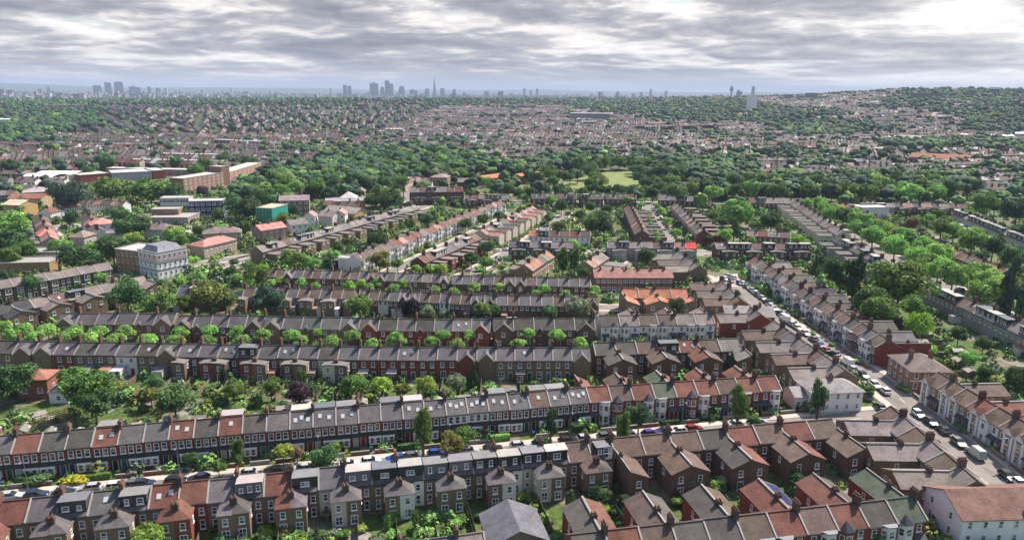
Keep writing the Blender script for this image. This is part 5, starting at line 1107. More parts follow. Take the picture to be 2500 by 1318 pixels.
def lamp(x, y, rz, pl):
    o = thing('street_lamp', f"grey street lamp {pl}", 'lamp post', (x, y, .1), rz, 'street lamps ' + pl)
    new('pole', cached('pole', lambda: MB().cyl(0, 0, 0, 1.2, .11, .1, 8).cyl(0, 0, 1.2, 6.2, .07, .05, 8).tube((0, 0, 6.15), (0, -1.1, 6.45), .045, .035).mesh('pole', ['lead'])), o)
    new('lamp_head', cached('lhead', lambda: MB().box(-.13, .13, -1.75, -1.05, 6.4, 6.52).mesh('lamp_head', ['lead'])), o)
for i in range(44):
    if i % 3 == 2: continue
    s_ = -72 + i * 4.1; bx, by = AB(s_ + rnd.uniform(-.8, .8), 145.6)
    c_ = [('black', (.02, .02, .022)), ('green', (.02, .09, .04)), ('blue', (.02, .05, .2))][rnd.choice((0, 0, 1, 1, 2))]
    thing('wheelie_bin', f"{c_[0]} wheelie bin before the canopied terrace", 'bin', (bx, by, .02), R(12.8) + rnd.uniform(-.4, .4), 'bins of the near street', cached('bin', lambda: MB().slab([(-.3, -.35, 1.0), (.3, -.35, 1.0), (.3, .35, 1.08), (-.3, .35, 1.08)], .08).box(-.26, .26, -.3, .3, .05, .96).mesh('wheelie_bin', ['paint'])), c_[1])
for i in range(6): lamp(*AB(-62 + i * 27, 142.8), R(12.8), 'in the near street')
for i in range(7): lamp(103.4 - (max(0, 90 + i * 24 - 190)) * .075, 90 + i * 24, R(90 + 180), 'along the main road')
# ------------------------------------------------------------ far suburb (beyond the 300 nearest houses) as one mass, and its trees
rg = np.random.RandomState(21)
def inpoly(px, py, poly):
    c = np.zeros(len(px), bool); j = len(poly) - 1
    for i in range(len(poly)):
        xi, yi = poly[i]; xj, yj = poly[j]; cond = ((yi > py) != (yj > py)) & (px < (xj - xi) * (py - yi) / (yj - yi + 1e-9) + xi); c ^= cond; j = i
    return c
def proj(x, y, z):
    dx, dy, dz_ = x, y, z - H
    cz = dy * math.cos(PITCH) - dz_ * math.sin(PITCH); cyv = dy * math.sin(PITCH) + dz_ * math.cos(PITCH); cx = dx
    c, s = math.cos(ROLL), math.sin(ROLL); u = (cx * c + cyv * s) / cz; v = (-cx * s + cyv * c) / cz
    return 1250 + FPX * u, 659 - FPX * v
WOODS = [[(0, 262), (120, 258), (230, 268), (215, 310), (120, 325), (0, 330)], [(600, 475), (625, 445), (790, 395), (880, 372), (960, 362), (1140, 372), (1170, 405), (1120, 430), (1000, 440), (880, 455), (720, 468)], [(1190, 408), (1380, 390), (1500, 388), (1850, 390), (1850, 418), (1740, 436), (1640, 432), (1600, 412), (1500, 400), (1400, 408), (1290, 436), (1200, 430)], [(1640, 452), (1760, 440), (2100, 436), (2350, 436), (2365, 470), (2340, 488), (1900, 484), (1650, 478)],
         [(1350, 252), (1830, 245), (1900, 262), (1990, 270), (2100, 275), (1900, 300), (1700, 300), (1560, 285), (1400, 268)], [(1890, 300), (2080, 302), (2090, 330), (1920, 334)], [(2180, 225), (2500, 222), (2500, 330), (2380, 318), (2300, 280), (2180, 262)],
         [(0, 340), (110, 335), (150, 345), (0, 352)], [(2140, 350), (2380, 345), (2500, 350), (2500, 362), (2230, 362)], [(0, 243), (330, 246), (330, 258), (0, 258)], [(330, 248), (870, 245), (870, 254), (640, 257), (330, 255)], [(1000, 246), (1350, 246), (1350, 256), (1150, 260), (1000, 256)], [(560, 468), (640, 462), (650, 500), (570, 510)]]
NOHOUSE = [[(1160, 378), (1400, 392), (1860, 395), (1860, 425), (1740, 445), (2100, 432), (2370, 432), (2370, 500), (1150, 475)], [(190, 446), (560, 446), (640, 430), (640, 520), (190, 520)], [(0, 482), (200, 470), (200, 520), (0, 520)]]
CLEAR = [[(0, 470), (330, 470), (450, 450), (640, 440), (640, 360), (1000, 360), (1000, 470), (2500, 500), (2500, 1400), (0, 1400)], [(180, 405), (560, 405), (560, 455), (180, 455)]]
def houses_far():
    X, Y, A, Wd, Dp, Hh = [], [], [], [], [], []
    cell = 150.0
    for cx in np.arange(-3900, 3900, cell):
        for cyy in np.arange(440, 4300, cell):
            if abs(cx) > 1.0 * cyy + 100: continue
            d = math.hypot(cx, cyy); hsh = np.random.RandomState(int(abs(cx * 7 + cyy * 13)) % 99991)
            az_ = math.degrees(math.atan2(cx, cyy)); a = hsh.choice([.0, .05, -.1, .12, -.12, .2]) + .06 * math.sin(cx / 300); sp = 30.0 if hsh.rand() < .6 else 38.0
            if (az_ < -7 and 1250 < d < 3100) or hsh.rand() < .12: a = math.pi / 2 - math.radians(az_) * .9 + (.12 if az_ < -25 else 0)
            keep = 1.0 if d < 1500 else max(.30, 1.15 - (d - 1500) / 2600)
            step = 5.4 if d < 1700 else 11.0
            for r in np.arange(-cell / 2, cell / 2, sp):
                if hsh.rand() > keep: continue
                us = np.arange(-cell / 2, cell / 2, step) + hsh.uniform(0, 3); m = hsh.rand(len(us)) < .95
                if hsh.rand() < .35: k0 = hsh.randint(0, len(us)); m[k0:k0 + 2] = False
                us = us[m]; x = cx + us * math.cos(a) - r * math.sin(a); y = cyy + us * math.sin(a) + r * math.cos(a)
                X.append(x); Y.append(y); A.append(np.full(len(x), a)); Wd.append(np.full(len(x), step)); Dp.append(np.full(len(x), hsh.uniform(8, 9.5) if d < 1700 else 10)); Hh.append(np.full(len(x), hsh.choice([5.2, 5.6, 6.2])))
    X, Y, A, Wd, Dp, Hh = map(np.concatenate, (X, Y, A, Wd, Dp, Hh)); Z = T(X, Y); px, py = proj(X, Y, Z + 5)
    ok = (px > -700) & (px < 3200) & (py < 520)
    jx, jy = px + 25 * np.sin(X / 41) * (py < 400) + 12 * rg.normal(size=len(px)), py + (py < 400) * 4 * np.sin(X / 60)
    hd_ = np.hypot(X, Y)
    for p in WOODS: ok &= ~(inpoly(jx, jy, p) & ((hd_ < 1500) | (rg.rand(len(X)) < .45)))
    for p in NOHOUSE: ok &= ~inpoly(px, py, p)
    ok &= ~inpoly(px, py, CLEAR[1])
    ii = ((X - OX) / CS).astype(int); jj = ((Y - OY) / CS).astype(int); inside = (ii >= 2) & (ii < occ.shape[0] - 2) & (jj >= 2) & (jj < occ.shape[1] - 2)
    b = np.zeros(len(X), bool); b[inside] = occ[ii[inside], jj[inside]] | occ[ii[inside] + 2, jj[inside]] | occ[ii[inside] - 2, jj[inside]] | occ[ii[inside], jj[inside] + 2] | occ[ii[inside], jj[inside] - 2]; ok &= ~b
    ok &= ~((py > 505) & (px > 330) & (px < 1960)) & ~((py > 478) & (px > 880) & (px < 1960)) & ~((py > 470) & (px > 1960))
    X, Y, A, Wd, Dp, Hh, Z = (q[ok] for q in (X, Y, A, Wd, Dp, Hh, Z)); n = len(X)
    roofs = np.array([ROOF[c] for c in 'gbgsbgdbrsbdgbp']) * 1.1; walls = np.array([WALL[c] for c in 'sbrwcrsgbr'])
    rowk = (np.floor(X / 150) * 7 + np.floor(Y / 30) * 13).astype(int) % 9973
    pick = np.where(rg.rand(n) < .6, rowk % len(roofs), rg.randint(0, len(roofs), n)); pw = np.where(rg.rand(n) < .7, rowk % len(walls), rg.randint(0, len(walls), n))
    rc = roofs[pick] * rg.uniform(.85, 1.2, (n, 1)); wc = walls[pw] * rg.uniform(.85, 1.1, (n, 1)) * .9
    rc = rc * .75 + rc.mean(1, keepdims=True) * np.array([[.25, .25, .27]]); wc = wc * .7 + wc.mean(1, keepdims=True) * .3; lt = rg.rand(n) < .05; rc[lt] = .40
    hw, hd = Wd / 2 - .02, Dp / 2; zr = Hh + hd * .62; z0 = np.full(n, -4.0); zero = np.zeros(n)
    def P(u, v, z): return np.stack([X + u * np.cos(A) - v * np.sin(A), Y + u * np.sin(A) + v * np.cos(A), Z + z], -1)
    Q = []; Cc = []
    def quad(a, b, c, d, col): Q.append(np.stack([a, b, c, d], 1)); Cc.append(np.repeat(col[:, None], 4, 1))
    for s in (-1, 1):
        quad(P(-hw, s * hd, z0), P(hw, s * hd, z0), P(hw, s * hd, Hh), P(-hw, s * hd, Hh), wc)
        quad(P(-hw, s * (hd + .3), Hh - .1), P(hw, s * (hd + .3), Hh - .1), P(hw, zero, zr), P(-hw, zero, zr), rc)
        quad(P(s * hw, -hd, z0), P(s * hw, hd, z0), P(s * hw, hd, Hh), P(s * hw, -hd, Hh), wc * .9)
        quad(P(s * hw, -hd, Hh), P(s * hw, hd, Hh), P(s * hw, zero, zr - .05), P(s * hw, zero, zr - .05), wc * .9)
        # window bands as dark glass strips per storey
        near = np.hypot(X, Y) < 1300; gl = np.tile(np.array([[.05, .055, .065]]), (n, 1))
        for zz_ in (.28, .7):
            for u in (-.24, .24):
                a, b, c, d = (P(hw * 2 * (u - .11), s * (hd + .04), Hh * zz_), P(hw * 2 * (u + .11), s * (hd + .04), Hh * zz_), P(hw * 2 * (u + .11), s * (hd + .04), Hh * (zz_ + .2)), P(hw * 2 * (u - .11), s * (hd + .04), Hh * (zz_ + .2)))
                Q.append(np.stack([a, b, c, d], 1)[near]); Cc.append(np.repeat(gl[:, None], 4, 1)[near])
    # chimneys
    ch = rg.rand(n) < .6; cc = np.tile(np.array([[.20, .12, .09]]), (n, 1))
    for s in (-1, 1):
        for f_ in (0, 1):
            if f_ == 0: q = (P(hw - .5, zero + s * .6, zr - .5), P(hw + .5, zero + s * .6, zr - .5), P(hw + .5, zero + s * .6, zr + 1.5), P(hw - .5, zero + s * .6, zr + 1.5))
            else: q = (P(hw + s * .5, zero - .6, zr - .5), P(hw + s * .5, zero + .6, zr - .5), P(hw + s * .5, zero + .6, zr + 1.5), P(hw + s * .5, zero - .6, zr + 1.5))
            Q.append(np.stack(q, 1)[ch]); Cc.append(np.repeat(cc[:, None], 4, 1)[ch])
    # rear wings and front gables on a good part of them
    wg = rg.rand(n) < .55; sd_ = np.where(rg.rand(n) < .5, 1, -1)
    a0, a1 = -hw * .1, hw * .98; y0, y1 = hd * sd_, (hd + 4.2) * sd_; hz = Hh - .6
    for q, c in (((P(a0, y0, z0), P(a0, y1, z0), P(a0, y1, hz), P(a0, y0, hz)), wc), ((P(a1, y0, z0), P(a1, y1, z0), P(a1, y1, hz), P(a1, y0, hz)), wc), ((P(a0, y1, z0), P(a1, y1, z0), P(a1, y1, hz), P(a0, y1, hz)), wc), ((P(a0, y0, hz), P(a1, y0, hz), P(a1, y1, hz + .2), P(a0, y1, hz + .2)), rc * 1.1)):
        Q.append(np.stack(q, 1)[wg]); Cc.append(np.repeat(c[:, None], 4, 1)[wg])
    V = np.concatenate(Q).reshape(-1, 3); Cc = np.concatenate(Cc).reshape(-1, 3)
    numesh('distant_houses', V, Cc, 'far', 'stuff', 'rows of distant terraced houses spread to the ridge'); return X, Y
HX, HY = houses_far()
def ico():
    t = (1 + 5 ** .5) / 2; v = np.array([(-1, t, 0), (1, t, 0), (-1, -t, 0), (1, -t, 0), (0, -1, t), (0, 1, t), (0, -1, -t), (0, 1, -t), (t, 0, -1), (t, 0, 1), (-t, 0, -1), (-t, 0, 1)], float); v /= np.linalg.norm(v[0])
    f = [(0, 11, 5), (0, 5, 1), (0, 1, 7), (0, 7, 10), (0, 10, 11), (1, 5, 9), (5, 11, 4), (11, 10, 2), (10, 7, 6), (7, 1, 8), (3, 9, 4), (3, 4, 2), (3, 2, 6), (3, 6, 8), (3, 8, 9), (4, 9, 5), (2, 4, 11), (6, 2, 10), (8, 6, 7), (9, 8, 1)]
    v = list(map(tuple, v)); nf = []; mid = {}
    def m(a, b):
        k = (min(a, b), max(a, b))
        if k not in mid: p = (np.array(v[a]) + np.array(v[b])); p /= np.linalg.norm(p); v.append(tuple(p)); mid[k] = len(v) - 1
        return mid[k]
    for a, b, c in f: ab, bc, ca = m(a, b), m(b, c), m(c, a); nf += [(a, ab, ca), (b, bc, ab), (c, ca, bc), (ab, bc, ca)]
    return np.array(v), np.array(nf)
IV, IF = ico()
def trees_far():
    n0 = 123000; d = 470 * (4600 / 470) ** rg.rand(n0) ** .85; az = rg.uniform(-45, 45, n0) * math.pi / 180; x = d * np.sin(az) * 1.0; y = d * np.cos(az); z = T(x, y); px, py = proj(x, y, z + 4)
    nz = np.sin(x / 61 + 2.1 * np.sin(y / 173) + 1) * np.sin(y / 95 + 1.7 * np.sin(x / 210)) + .5 * np.sin(x / 23 + y / 41) * np.sin(y / 37)
    dens = .085 * (1 - .35 * sst(800, 2000, d)) + np.where(nz > .62, .42, 0) * (1 - .3 * sst(1500, 2500, d)) + .17 * sst(2650, 2950, d) + .05 * (px > 1900) + .06 * sst(2000, 3000, d)
    dens = dens * np.where((py > 462) & (px > 560), .6, 1) * np.where((py > 330) & (px < 620), .6, 1) * np.where((py > 258) & (py < 340) & (px > 210) & (px < 1350), .62, 1)
    wood = np.zeros(n0, bool)
    jx, jy = px + 22 * np.sin(x / 37) + 18 * rg.normal(size=n0), py + 3 * rg.normal(size=n0)
    for p in WOODS: wood |= inpoly(jx, jy, p)
    dens = np.where(wood, np.where(d < 950, .55, np.where(d < 1500, 2.0, 1.1)), dens)
    ok = (rg.rand(n0) < dens * .42) & (py < 505) & ~inpoly(px, py, [(1330, 478), (1360, 430), (1405, 418), (1480, 408), (1570, 408), (1610, 425), (1720, 440), (1640, 478)]) & ~inpoly(px, py, [(190, 425), (440, 425), (560, 440), (560, 520), (190, 520)])
    ii = ((x - OX) / CS).astype(int); jj = ((y - OY) / CS).astype(int); ins = (ii >= 0) & (ii < occ.shape[0]) & (jj >= 0) & (jj < occ.shape[1]); b = np.zeros(n0, bool); b[ins] = occ[ii[ins], jj[ins]]; ok &= ~b
    x, y, z, wood, d, px, py = (q[ok] for q in (x, y, z, wood, d, px, py)); n = len(x)
    r = rg.uniform(2.6, 5.6, n) * np.where(wood, 1.25, 1) * (1 + .3 * sst(1800, 3200, d)); h = r * rg.uniform(1.4, 1.8, n) + 3.0
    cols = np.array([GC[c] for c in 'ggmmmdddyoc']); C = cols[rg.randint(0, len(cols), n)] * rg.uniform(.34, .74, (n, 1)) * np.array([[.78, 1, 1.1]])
    # each crown: three overlapping lobes
    VV = []; CCc = []
    for k in range(4):
        a = rg.uniform(0, 6.28, n); off = 0 if k == 0 else .5; rr = r * (.82 if k == 0 else rg.uniform(.42, .62, n))
        cx = x + np.cos(a) * r * off; cy_ = y + np.sin(a) * r * off; cz = z + h - r * .75 + (0 if k == 0 else r * rg.uniform(-.15, .35, n))
        sel = np.ones(n, bool) if k == 0 else (d < 2200)
        v = IV[None] * rr[:, None, None] * (1 + .22 * rg.normal(size=(n, len(IV), 1))); v[..., 2] *= .85; v = v + np.stack([cx, cy_, cz], -1)[:, None]
        v = v[sel]; q = v[:, IF]; q = np.concatenate([q, q[:, :, 2:3]], 2)
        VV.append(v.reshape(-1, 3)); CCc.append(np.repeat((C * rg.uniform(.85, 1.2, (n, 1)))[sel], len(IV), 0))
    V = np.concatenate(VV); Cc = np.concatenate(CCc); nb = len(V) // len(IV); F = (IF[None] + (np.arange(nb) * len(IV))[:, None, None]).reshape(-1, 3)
    me = bpy.data.meshes.new('distant_trees'); me.vertices.add(len(V)); me.vertices.foreach_set('co', V.astype(np.float32).ravel()); me.loops.add(F.size); me.loops.foreach_set('vertex_index', F.astype(np.int32).ravel())
    me.polygons.add(len(F)); me.polygons.foreach_set('loop_start', np.arange(0, F.size, 3, dtype=np.int32)); me.polygons.foreach_set('loop_total', np.full(len(F), 3, np.int32)); me.update(calc_edges=True)
    ca = me.color_attributes.new('Col', 'FLOAT_COLOR', 'POINT'); ca.data.foreach_set('color', np.concatenate([Cc, np.ones((len(Cc), 1))], 1).astype(np.float32).ravel())
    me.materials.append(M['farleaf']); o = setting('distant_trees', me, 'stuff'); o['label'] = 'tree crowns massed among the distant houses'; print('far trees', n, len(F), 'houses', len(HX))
trees_far()
# landmark buildings standing in the far suburb
def fblk(label, cat, x0, x1, ytop, ybase, depth, col, rcol, name='distant_building', rk='flat', bands=0):
    a = GT(x0, ybase); b = GT(x1, ybase); d = math.hypot(*a) / 2 + math.hypot(*b) / 2
    aa = math.atan2(a[0], a[1]); ab = math.atan2(b[0], b[1]); pa = (math.sin(aa) * d, math.cos(aa) * d); pb = (math.sin(ab) * d, math.cos(ab) * d)
    w_ = math.hypot(pb[0] - pa[0], pb[1] - pa[1]); ang = math.atan2(pb[1] - pa[1], pb[0] - pa[0]); zb = t1(*pa); h = (ybase - ytop) / FPX * d
    o = thing(name, label, cat, (*pa, zb), ang); new('wall', MB().box(0, w_, 0, depth, -3, h).mesh('wall', ['wall']), o, col=col)
    if rk == 'flat': r = MB().box(-.3, w_ + .3, -.3, depth + .3, h + .01, h + .5)
    else: r = MB().slab([(-.4, -.5, h), (w_ + .4, -.5, h), (w_ + .4, depth / 2, h + depth * .33), (-.4, depth / 2, h + depth * .33)], .2).slab([(-.4, depth / 2, h + depth * .33), (w_ + .4, depth / 2, h + depth * .33), (w_ + .4, depth + .5, h), (-.4, depth + .5, h)], .2)
    new('roof', r.mesh('roof', ['flatroof']), o, col=rcol)
    if label.startswith('white concrete'): o.rotation_euler.z += .75
    for k in range(bands): new('window_band', MB().box(w_ * .03, w_ * .97, -.08, -.01, h * (k + .35) / bands, h * (k + .75) / bands).mesh('window_band', ['glass']), o)
for a in (('white concrete tower block on the wooded ridge', 'tower block', 1832, 1851, 237, 277, 16, (.85, .84, .85), (.6, .6, .6), 'tower_block', 'flat', 0), ('wide grey hospital block among the middle houses', 'building', 1392, 1490, 278, 297, 30, (.30, .29, .34), (.5, .48, .48), 'distant_building', 'flat', 3), ('white framed block below the hospital', 'building', 1423, 1456, 298, 313, 14, (.6, .58, .58), (.5, .5, .5), 'distant_building', 'flat', 2),
          ('long orange roofed block of flats in the middle', 'flats', 1660, 1742, 349, 356, 14, (.3, .2, .17), (.42, .17, .12), 'block_of_flats', 'g', 0), ('long orange roofed block of flats on the right', 'flats', 2222, 2368, 390, 402, 14, (.30, .22, .22), (.42, .19, .13), 'block_of_flats', 'g', 3), ('red ended low building right of the hedge', 'building', 2134, 2162, 366, 377, 14, (.55, .05, .05), (.4, .35, .35), 'distant_building', 'flat', 0),
          ('long white roofed warehouse at the right edge', 'warehouse', 2340, 2475, 334, 344, 60, (.35, .38, .42), (.72, .70, .68), 'warehouse', 'flat', 1), ('pale blue warehouse beyond the white one', 'warehouse', 2475, 2540, 332, 346, 60, (.35, .45, .5), (.6, .64, .66), 'warehouse', 'flat', 0), ('low pavilion on the sports ground', 'building', 2192, 2246, 345, 355, 20, (.3, .27, .27), (.55, .5, .5), 'distant_building', 'g', 0),
          ('brick apartment block with tower on the hilltop', 'building', 2220, 2300, 232, 250, 20, (.24, .19, .18), (.2, .2, .2), 'hilltop_building', 'flat', 3), ('small brick tower rising from the hilltop block', 'building', 2247, 2258, 222, 236, 10, (.2, .16, .16), (.2, .2, .2), 'hilltop_building', 'flat', 0), ('dark domed church on the right skyline', 'church', 2412, 2438, 222, 236, 16, (.12, .14, .15), (.1, .14, .14), 'church', 'g', 0),
          ('grey tower block left of the hill', 'tower block', 1966, 1994, 230, 246, 18, (.25, .24, .26), (.3, .3, .3), 'tower_block', 'flat', 4), ('low brown slab block left of the hill', 'tower block', 1914, 1936, 233, 246, 18, (.22, .19, .2), (.3, .3, .3), 'tower_block', 'flat', 3), ('pale slab block between two tower blocks', 'tower block', 1944, 1965, 236, 248, 18, (.3, .32, .33), (.3, .3, .3), 'tower_block', 'flat', 3), ('pale low block right of the tower block', 'tower block', 1996, 2018, 237, 248, 18, (.32, .34, .36), (.3, .3, .3), 'tower_block', 'flat', 3),
          ('white factory with conveyor at the left edge', 'factory', -20, 28, 297, 312, 40, (.55, .56, .6), (.7, .7, .72), 'factory', 'flat', 1), ('low white roofed factory shed at the left edge', 'factory', 0, 42, 312, 322, 40, (.5, .5, .52), (.75, .74, .72), 'factory', 'flat', 0), ('red brown mill block on the skyline left of centre', 'building', 873, 900, 256, 268, 30, (.24, .11, .11), (.3, .2, .2), 'distant_building', 'flat', 0), ('dark red works block in the middle distance', 'building', 943, 985, 318, 331, 30, (.22, .09, .09), (.4, .36, .36), 'distant_building', 'flat', 0),
          ('teal fronted block beside the works', 'building', 921, 937, 322, 334, 20, (.1, .22, .25), (.5, .5, .5), 'distant_building', 'flat', 1), ('tan gabled warehouse by the left terraces', 'warehouse', 140, 167, 304, 315, 25, (.42, .30, .22), (.4, .36, .34), 'warehouse', 'flat', 0), ('long dark railway shed across the suburb', 'shed', 640, 850, 362, 372, 14, (.10, .10, .13), (.38, .36, .38), 'railway_shed', 'flat', 0), ('cream church tower on the left ridge', 'church', 369, 376, 236, 250, 7, (.6, .55, .5), (.4, .4, .4), 'church', 'flat', 0),
          ('broad red brick hall among the far trees', 'building', 110, 210, 261, 272, 40, (.24, .13, .13), (.18, .15, .16), 'distant_building', 'flat', 0), ('white roofed market hall in the far suburb', 'building', 640, 700, 364, 369, 40, (.5, .48, .48), (.65, .62, .6), 'distant_building', 'flat', 0)):
    fblk(*a)
# ------------------------------------------------------------ the city on the horizon
def tower(label, px, wpx, ytop, dist, col=(.10, .12, .15), kind='box', ybase=246, wd=None, name='city_tower', cat='skyscraper'):
    d = ray(px, 300); az = math.atan2(d[0], d[1]); x, y = math.sin(az) * dist, math.cos(az) * dist; u = ray(px, ytop); hz = H + u[2] / math.hypot(u[0], u[1]) * dist; w_ = wpx / FPX * dist * math.cos(az); zb = t1(x, y) - 4; h = hz - zb
    o = thing(name, label, cat, (x, y, zb), -az); mb = MB(); q = w_ / 2
    if kind == 'box': mb.box(-q, q, -q, q, 0, h * .97).box(-q * .7, q * .7, -q * .7, q * .7, h * .97, h)
    elif kind == 'step': mb.box(-q, q * .1, -q, q, 0, h * .9).box(q * .1, q, -q, q, 0, h * .86).box(-q * .5, q * .0, -q * .5, q * .5, h * .9, h)
    elif kind == 'twin': mb.box(-q, -.1 * q, -q, q, 0, h).box(.05 * q, q, -q, q, 0, h * .93)
    elif kind == 'slant': mb.poly([(-q, -q, 0), (q, -q, 0), (q, -q, h * .93), (-q, -q, h)]).poly([(-q, q, 0), (q, q, 0), (q, q, h * .93), (-q, q, h)]).poly([(-q, -q, 0), (-q, q, 0), (-q, q, h), (-q, -q, h)]).poly([(q, -q, 0), (q, q, 0), (q, q, h * .93), (q, -q, h * .93)]).poly([(-q, -q, h), (q, -q, h * .93), (q, q, h * .93), (-q, q, h)])
    elif kind == 'spire':
        for s1, s2 in (((-1, -1), (1, -1)), ((1, -1), (1, 1)), ((1, 1), (-1, 1)), ((-1, 1), (-1, -1))): mb.poly([(s1[0] * q, s1[1] * q, 0), (s2[0] * q, s2[1] * q, 0), (s2[0] * q * .06, s2[1] * q * .06, h * .96), (s1[0] * q * .06, s1[1] * q * .06, h * .96)])
        mb.box(-q * .05, 0, -q * .05, q * .05, h * .9, h)
    elif kind == 'bulge': mb.cyl(0, 0, 0, h * .55, q * .85, q * 1.1, 12).cyl(0, 0, h * .55, h * .9, q * 1.1, q * .85, 12).cyl(0, 0, h * .9, h, q * .85, q * .25, 12)
    elif kind == 'mast': mb.cyl(0, 0, 0, h * .62, q * .45, q * .4, 10).cyl(0, 0, h * .62, h * .82, q, q * .95, 10).cyl(0, 0, h * .82, h * .9, q * .55, q * .5, 10).cyl(0, 0, h * .9, h, q * .18, q * .05, 6)
    elif kind == 'crown': mb.box(-q, q, -q, q, 0, h * .9).poly([(-q, -q, h * .9), (q, -q, h * .9), (0, 0, h)]).poly([(q, -q, h * .9), (q, q, h * .9), (0, 0, h)]).poly([(q, q, h * .9), (-q, q, h * .9), (0, 0, h)]).poly([(-q, q, h * .9), (-q, -q, h * .9), (0, 0, h)])
    new('tower_shaft', mb.mesh('tower_shaft', ['wall']), o, col=col); return o
def low(label, px, wpx, ytop, dist, **k): return tower(label, px, wpx, ytop, dist, name='city_building', cat='building', **k)
E_ = 9500.
for a in (('broad slab at the left of the eastern cluster', 247, 17, 209, E_, (.09, .12, .16)), ('narrow tower second in the eastern cluster', 274, 14, 201, E_, (.10, .12, .16), 'slant'), ('tallest stepped tower of the eastern cluster', 300, 19, 198, E_, (.09, .11, .15), 'crown'), ('wide low block of the eastern cluster', 338, 25, 210, E_, (.08, .10, .14), 'step'), ('thin tower right of the eastern cluster', 373, 7, 212, E_, (.1, .12, .16)), ('small tower last of the eastern cluster', 394, 10, 214, E_, (.08, .11, .15), 'step'), ('lone pointed tower far left', 129, 6, 211, E_, (.1, .12, .16), 'crown'),
          ('square barbican block left of the city towers', 851, 19, 208, 8300., (.12, .13, .16), 'twin'), ('stepped tower left of the tallest city tower', 916, 20, 201, 8600., (.09, .10, .13), 'crown'), ('tallest flat topped city tower', 948, 11, 197, 8800., (.06, .08, .11)), ('slender tower beside the tallest one', 958, 9, 204, 8700., (.08, .10, .13), 'slant'), ('domed low tower before the tallest one', 936, 9, 211, 8500., (.12, .13, .16), 'crown'), ('curved dark tower with pale edge', 983, 14, 210, 8800., (.07, .09, .12), 'bulge'), ('wide low office block beneath the city towers', 1011, 18, 218, 8800., (.1, .12, .15), 'step'),
          ('tall glass spire, the highest point of the skyline', 1062, 11, 188, 9400., (.16, .20, .24), 'spire'), ('tower just left of the glass spire', 1044, 10, 217, 9000., (.1, .12, .15)), ('tower just right of the glass spire', 1081, 10, 216, 9000., (.09, .11, .14)), ('lone tower further right of the glass spire', 1110, 8, 217, 9200., (.08, .1, .14), 'crown'), ('small stepped block right of the lone tower', 1134, 7, 226, 9000., (.09, .11, .14)), ('squat dark block in front of the city', 1151, 12, 236, 7000., (.06, .08, .1), 'step'),
          ('left tower of the southern trio', 1279, 6, 215, 9800., (.1, .12, .16), 'crown'), ('middle tower of the southern trio', 1295, 5, 220, 9800., (.1, .12, .16)), ('right tower of the southern trio', 1310, 6, 217, 9800., (.08, .1, .14)), ('thin rocket shaped tower by the river', 1585, 6, 217, 9600., (.08, .11, .14), 'bulge'), ('dark slab right of the rocket tower', 1622, 6, 222, 9400., (.08, .1, .13)), ('broadcast tower with a bulbous top', 1780, 9, 206, 6400., (.1, .11, .13), 'mast'), ('broad office tower beside the broadcast tower', 1799, 13, 219, 6300., (.09, .11, .14), 'step'),
          ('low slab left of the rocket tower', 1543, 8, 229, 9000., (.08, .1, .13)), ('small block near the rocket tower', 1562, 7, 226, 9300., (.09, .11, .14)), ('pair of pale blocks before the broadcast tower', 1742, 14, 231, 7200., (.16, .18, .21), 'twin'), ('pale block left of the broadcast tower', 1756, 7, 231, 7200., (.15, .17, .2)), ('dark cube left of the white tower block', 1692, 7, 244, 4700., (.06, .08, .1))):
    tower(*a[:5], col=a[5], kind=a[6] if len(a) > 6 else 'box')
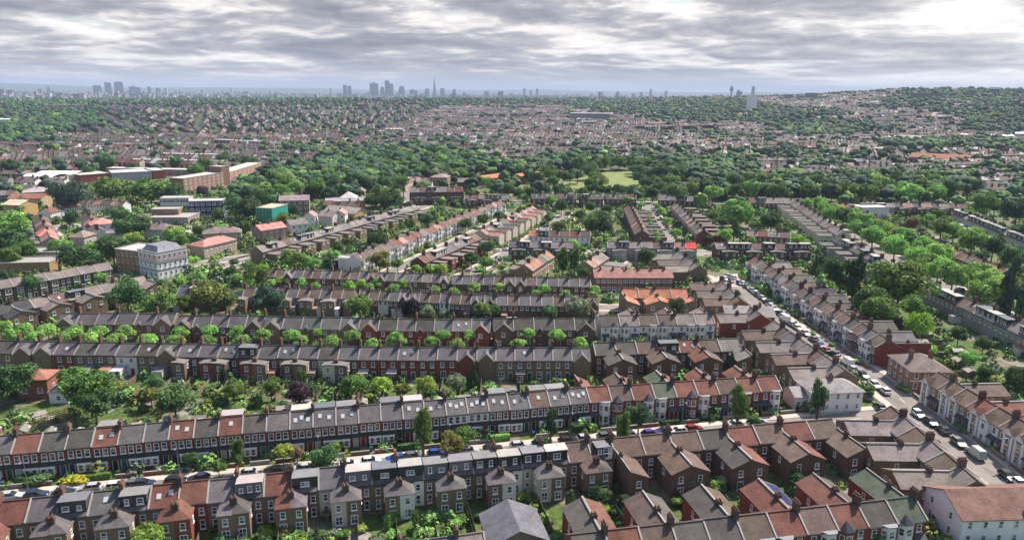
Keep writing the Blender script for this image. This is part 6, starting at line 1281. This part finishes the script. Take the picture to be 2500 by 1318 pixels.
# wide spread of low city blocks
nb = 2600; dd = rg.uniform(4700, 11500, nb); az = np.radians(rg.uniform(-37, 24, nb)); X = dd * np.sin(az); Y = dd * np.cos(az); Z = T(X, Y); hh = rg.gamma(2.2, 5.5, nb) + 6; hh = np.where(rg.rand(nb) < .05, hh * 2.0, hh); ww = rg.uniform(10, 55, nb); wd_ = rg.uniform(10, 30, nb)
cc = rg.uniform(.08, .45, (nb, 1)) * np.array([[1.05, 1, 1.0]]) * rg.uniform(.9, 1.1, (nb, 3)); Q = []; C2 = []
for f_ in ([(-1, -1, -1), (1, -1, -1), (1, -1, 1), (-1, -1, 1)], [(1, -1, -1), (1, 1, -1), (1, 1, 1), (1, -1, 1)], [(-1, 1, -1), (-1, -1, -1), (-1, -1, 1), (-1, 1, 1)], [(-1, -1, 1), (1, -1, 1), (1, 1, 1), (-1, 1, 1)]):
    Q.append(np.stack([np.stack([X + sx * ww / 2, Y + sy * wd_ / 2, Z + np.where(np.full(nb, sz) > 0, hh, -5)], -1) for sx, sy, sz in f_], 1)); C2.append(np.repeat(cc[:, None], 4, 1))
numesh('city_blocks', np.concatenate(Q).reshape(-1, 3), np.concatenate(C2).reshape(-1, 3), 'far', 'stuff', 'spread of low city buildings before the horizon')
# ------------------------------------------------------------ labels: number whatever the look alone cannot tell apart
def finish():
    for o in THINGS:
        if '_row' in o.keys():
            o['label'] = f"{o['label']}, {ordinal(o['_i'] + 1)} along the {o['_row']}"; del o['_row']; del o['_i']
    seen = {}
    for o in THINGS: seen.setdefault(o['label'], []).append(o)
    for l, os_ in seen.items():
        if len(os_) > 1:
            def sx(o): d = math.hypot(o.location[0], o.location[1]); return o.location[0] / max(o.location[1], 1)
            for k, o in enumerate(sorted(os_, key=sx)): o['label'] = f"{l}, {ordinal(k + 1)} from the left"
finish()
for o in THINGS:
    if len(o['label'].replace(',', '').split()) > 16: print('LONG', o['label'])
def add_haze():
    m = bpy.data.materials.new('haze'); m.use_nodes = True; t = NT(m.node_tree)
    o = t.n('ShaderNodeOutputMaterial'); v = t.n('ShaderNodeVolumePrincipled'); t.l(v.outputs[0], o.inputs['Volume'])
    v.inputs['Color'].default_value = (.53, .66, .90, 1); v.inputs['Density'].default_value = 7.5e-5; v.inputs['Anisotropy'].default_value = 0.0
    M['haze'] = m; mb = MB().box(-27000, 27000, -27000, 27000, -12, 262); o = setting('haze', mb.mesh('haze', ['haze']), 'stuff')
add_haze()
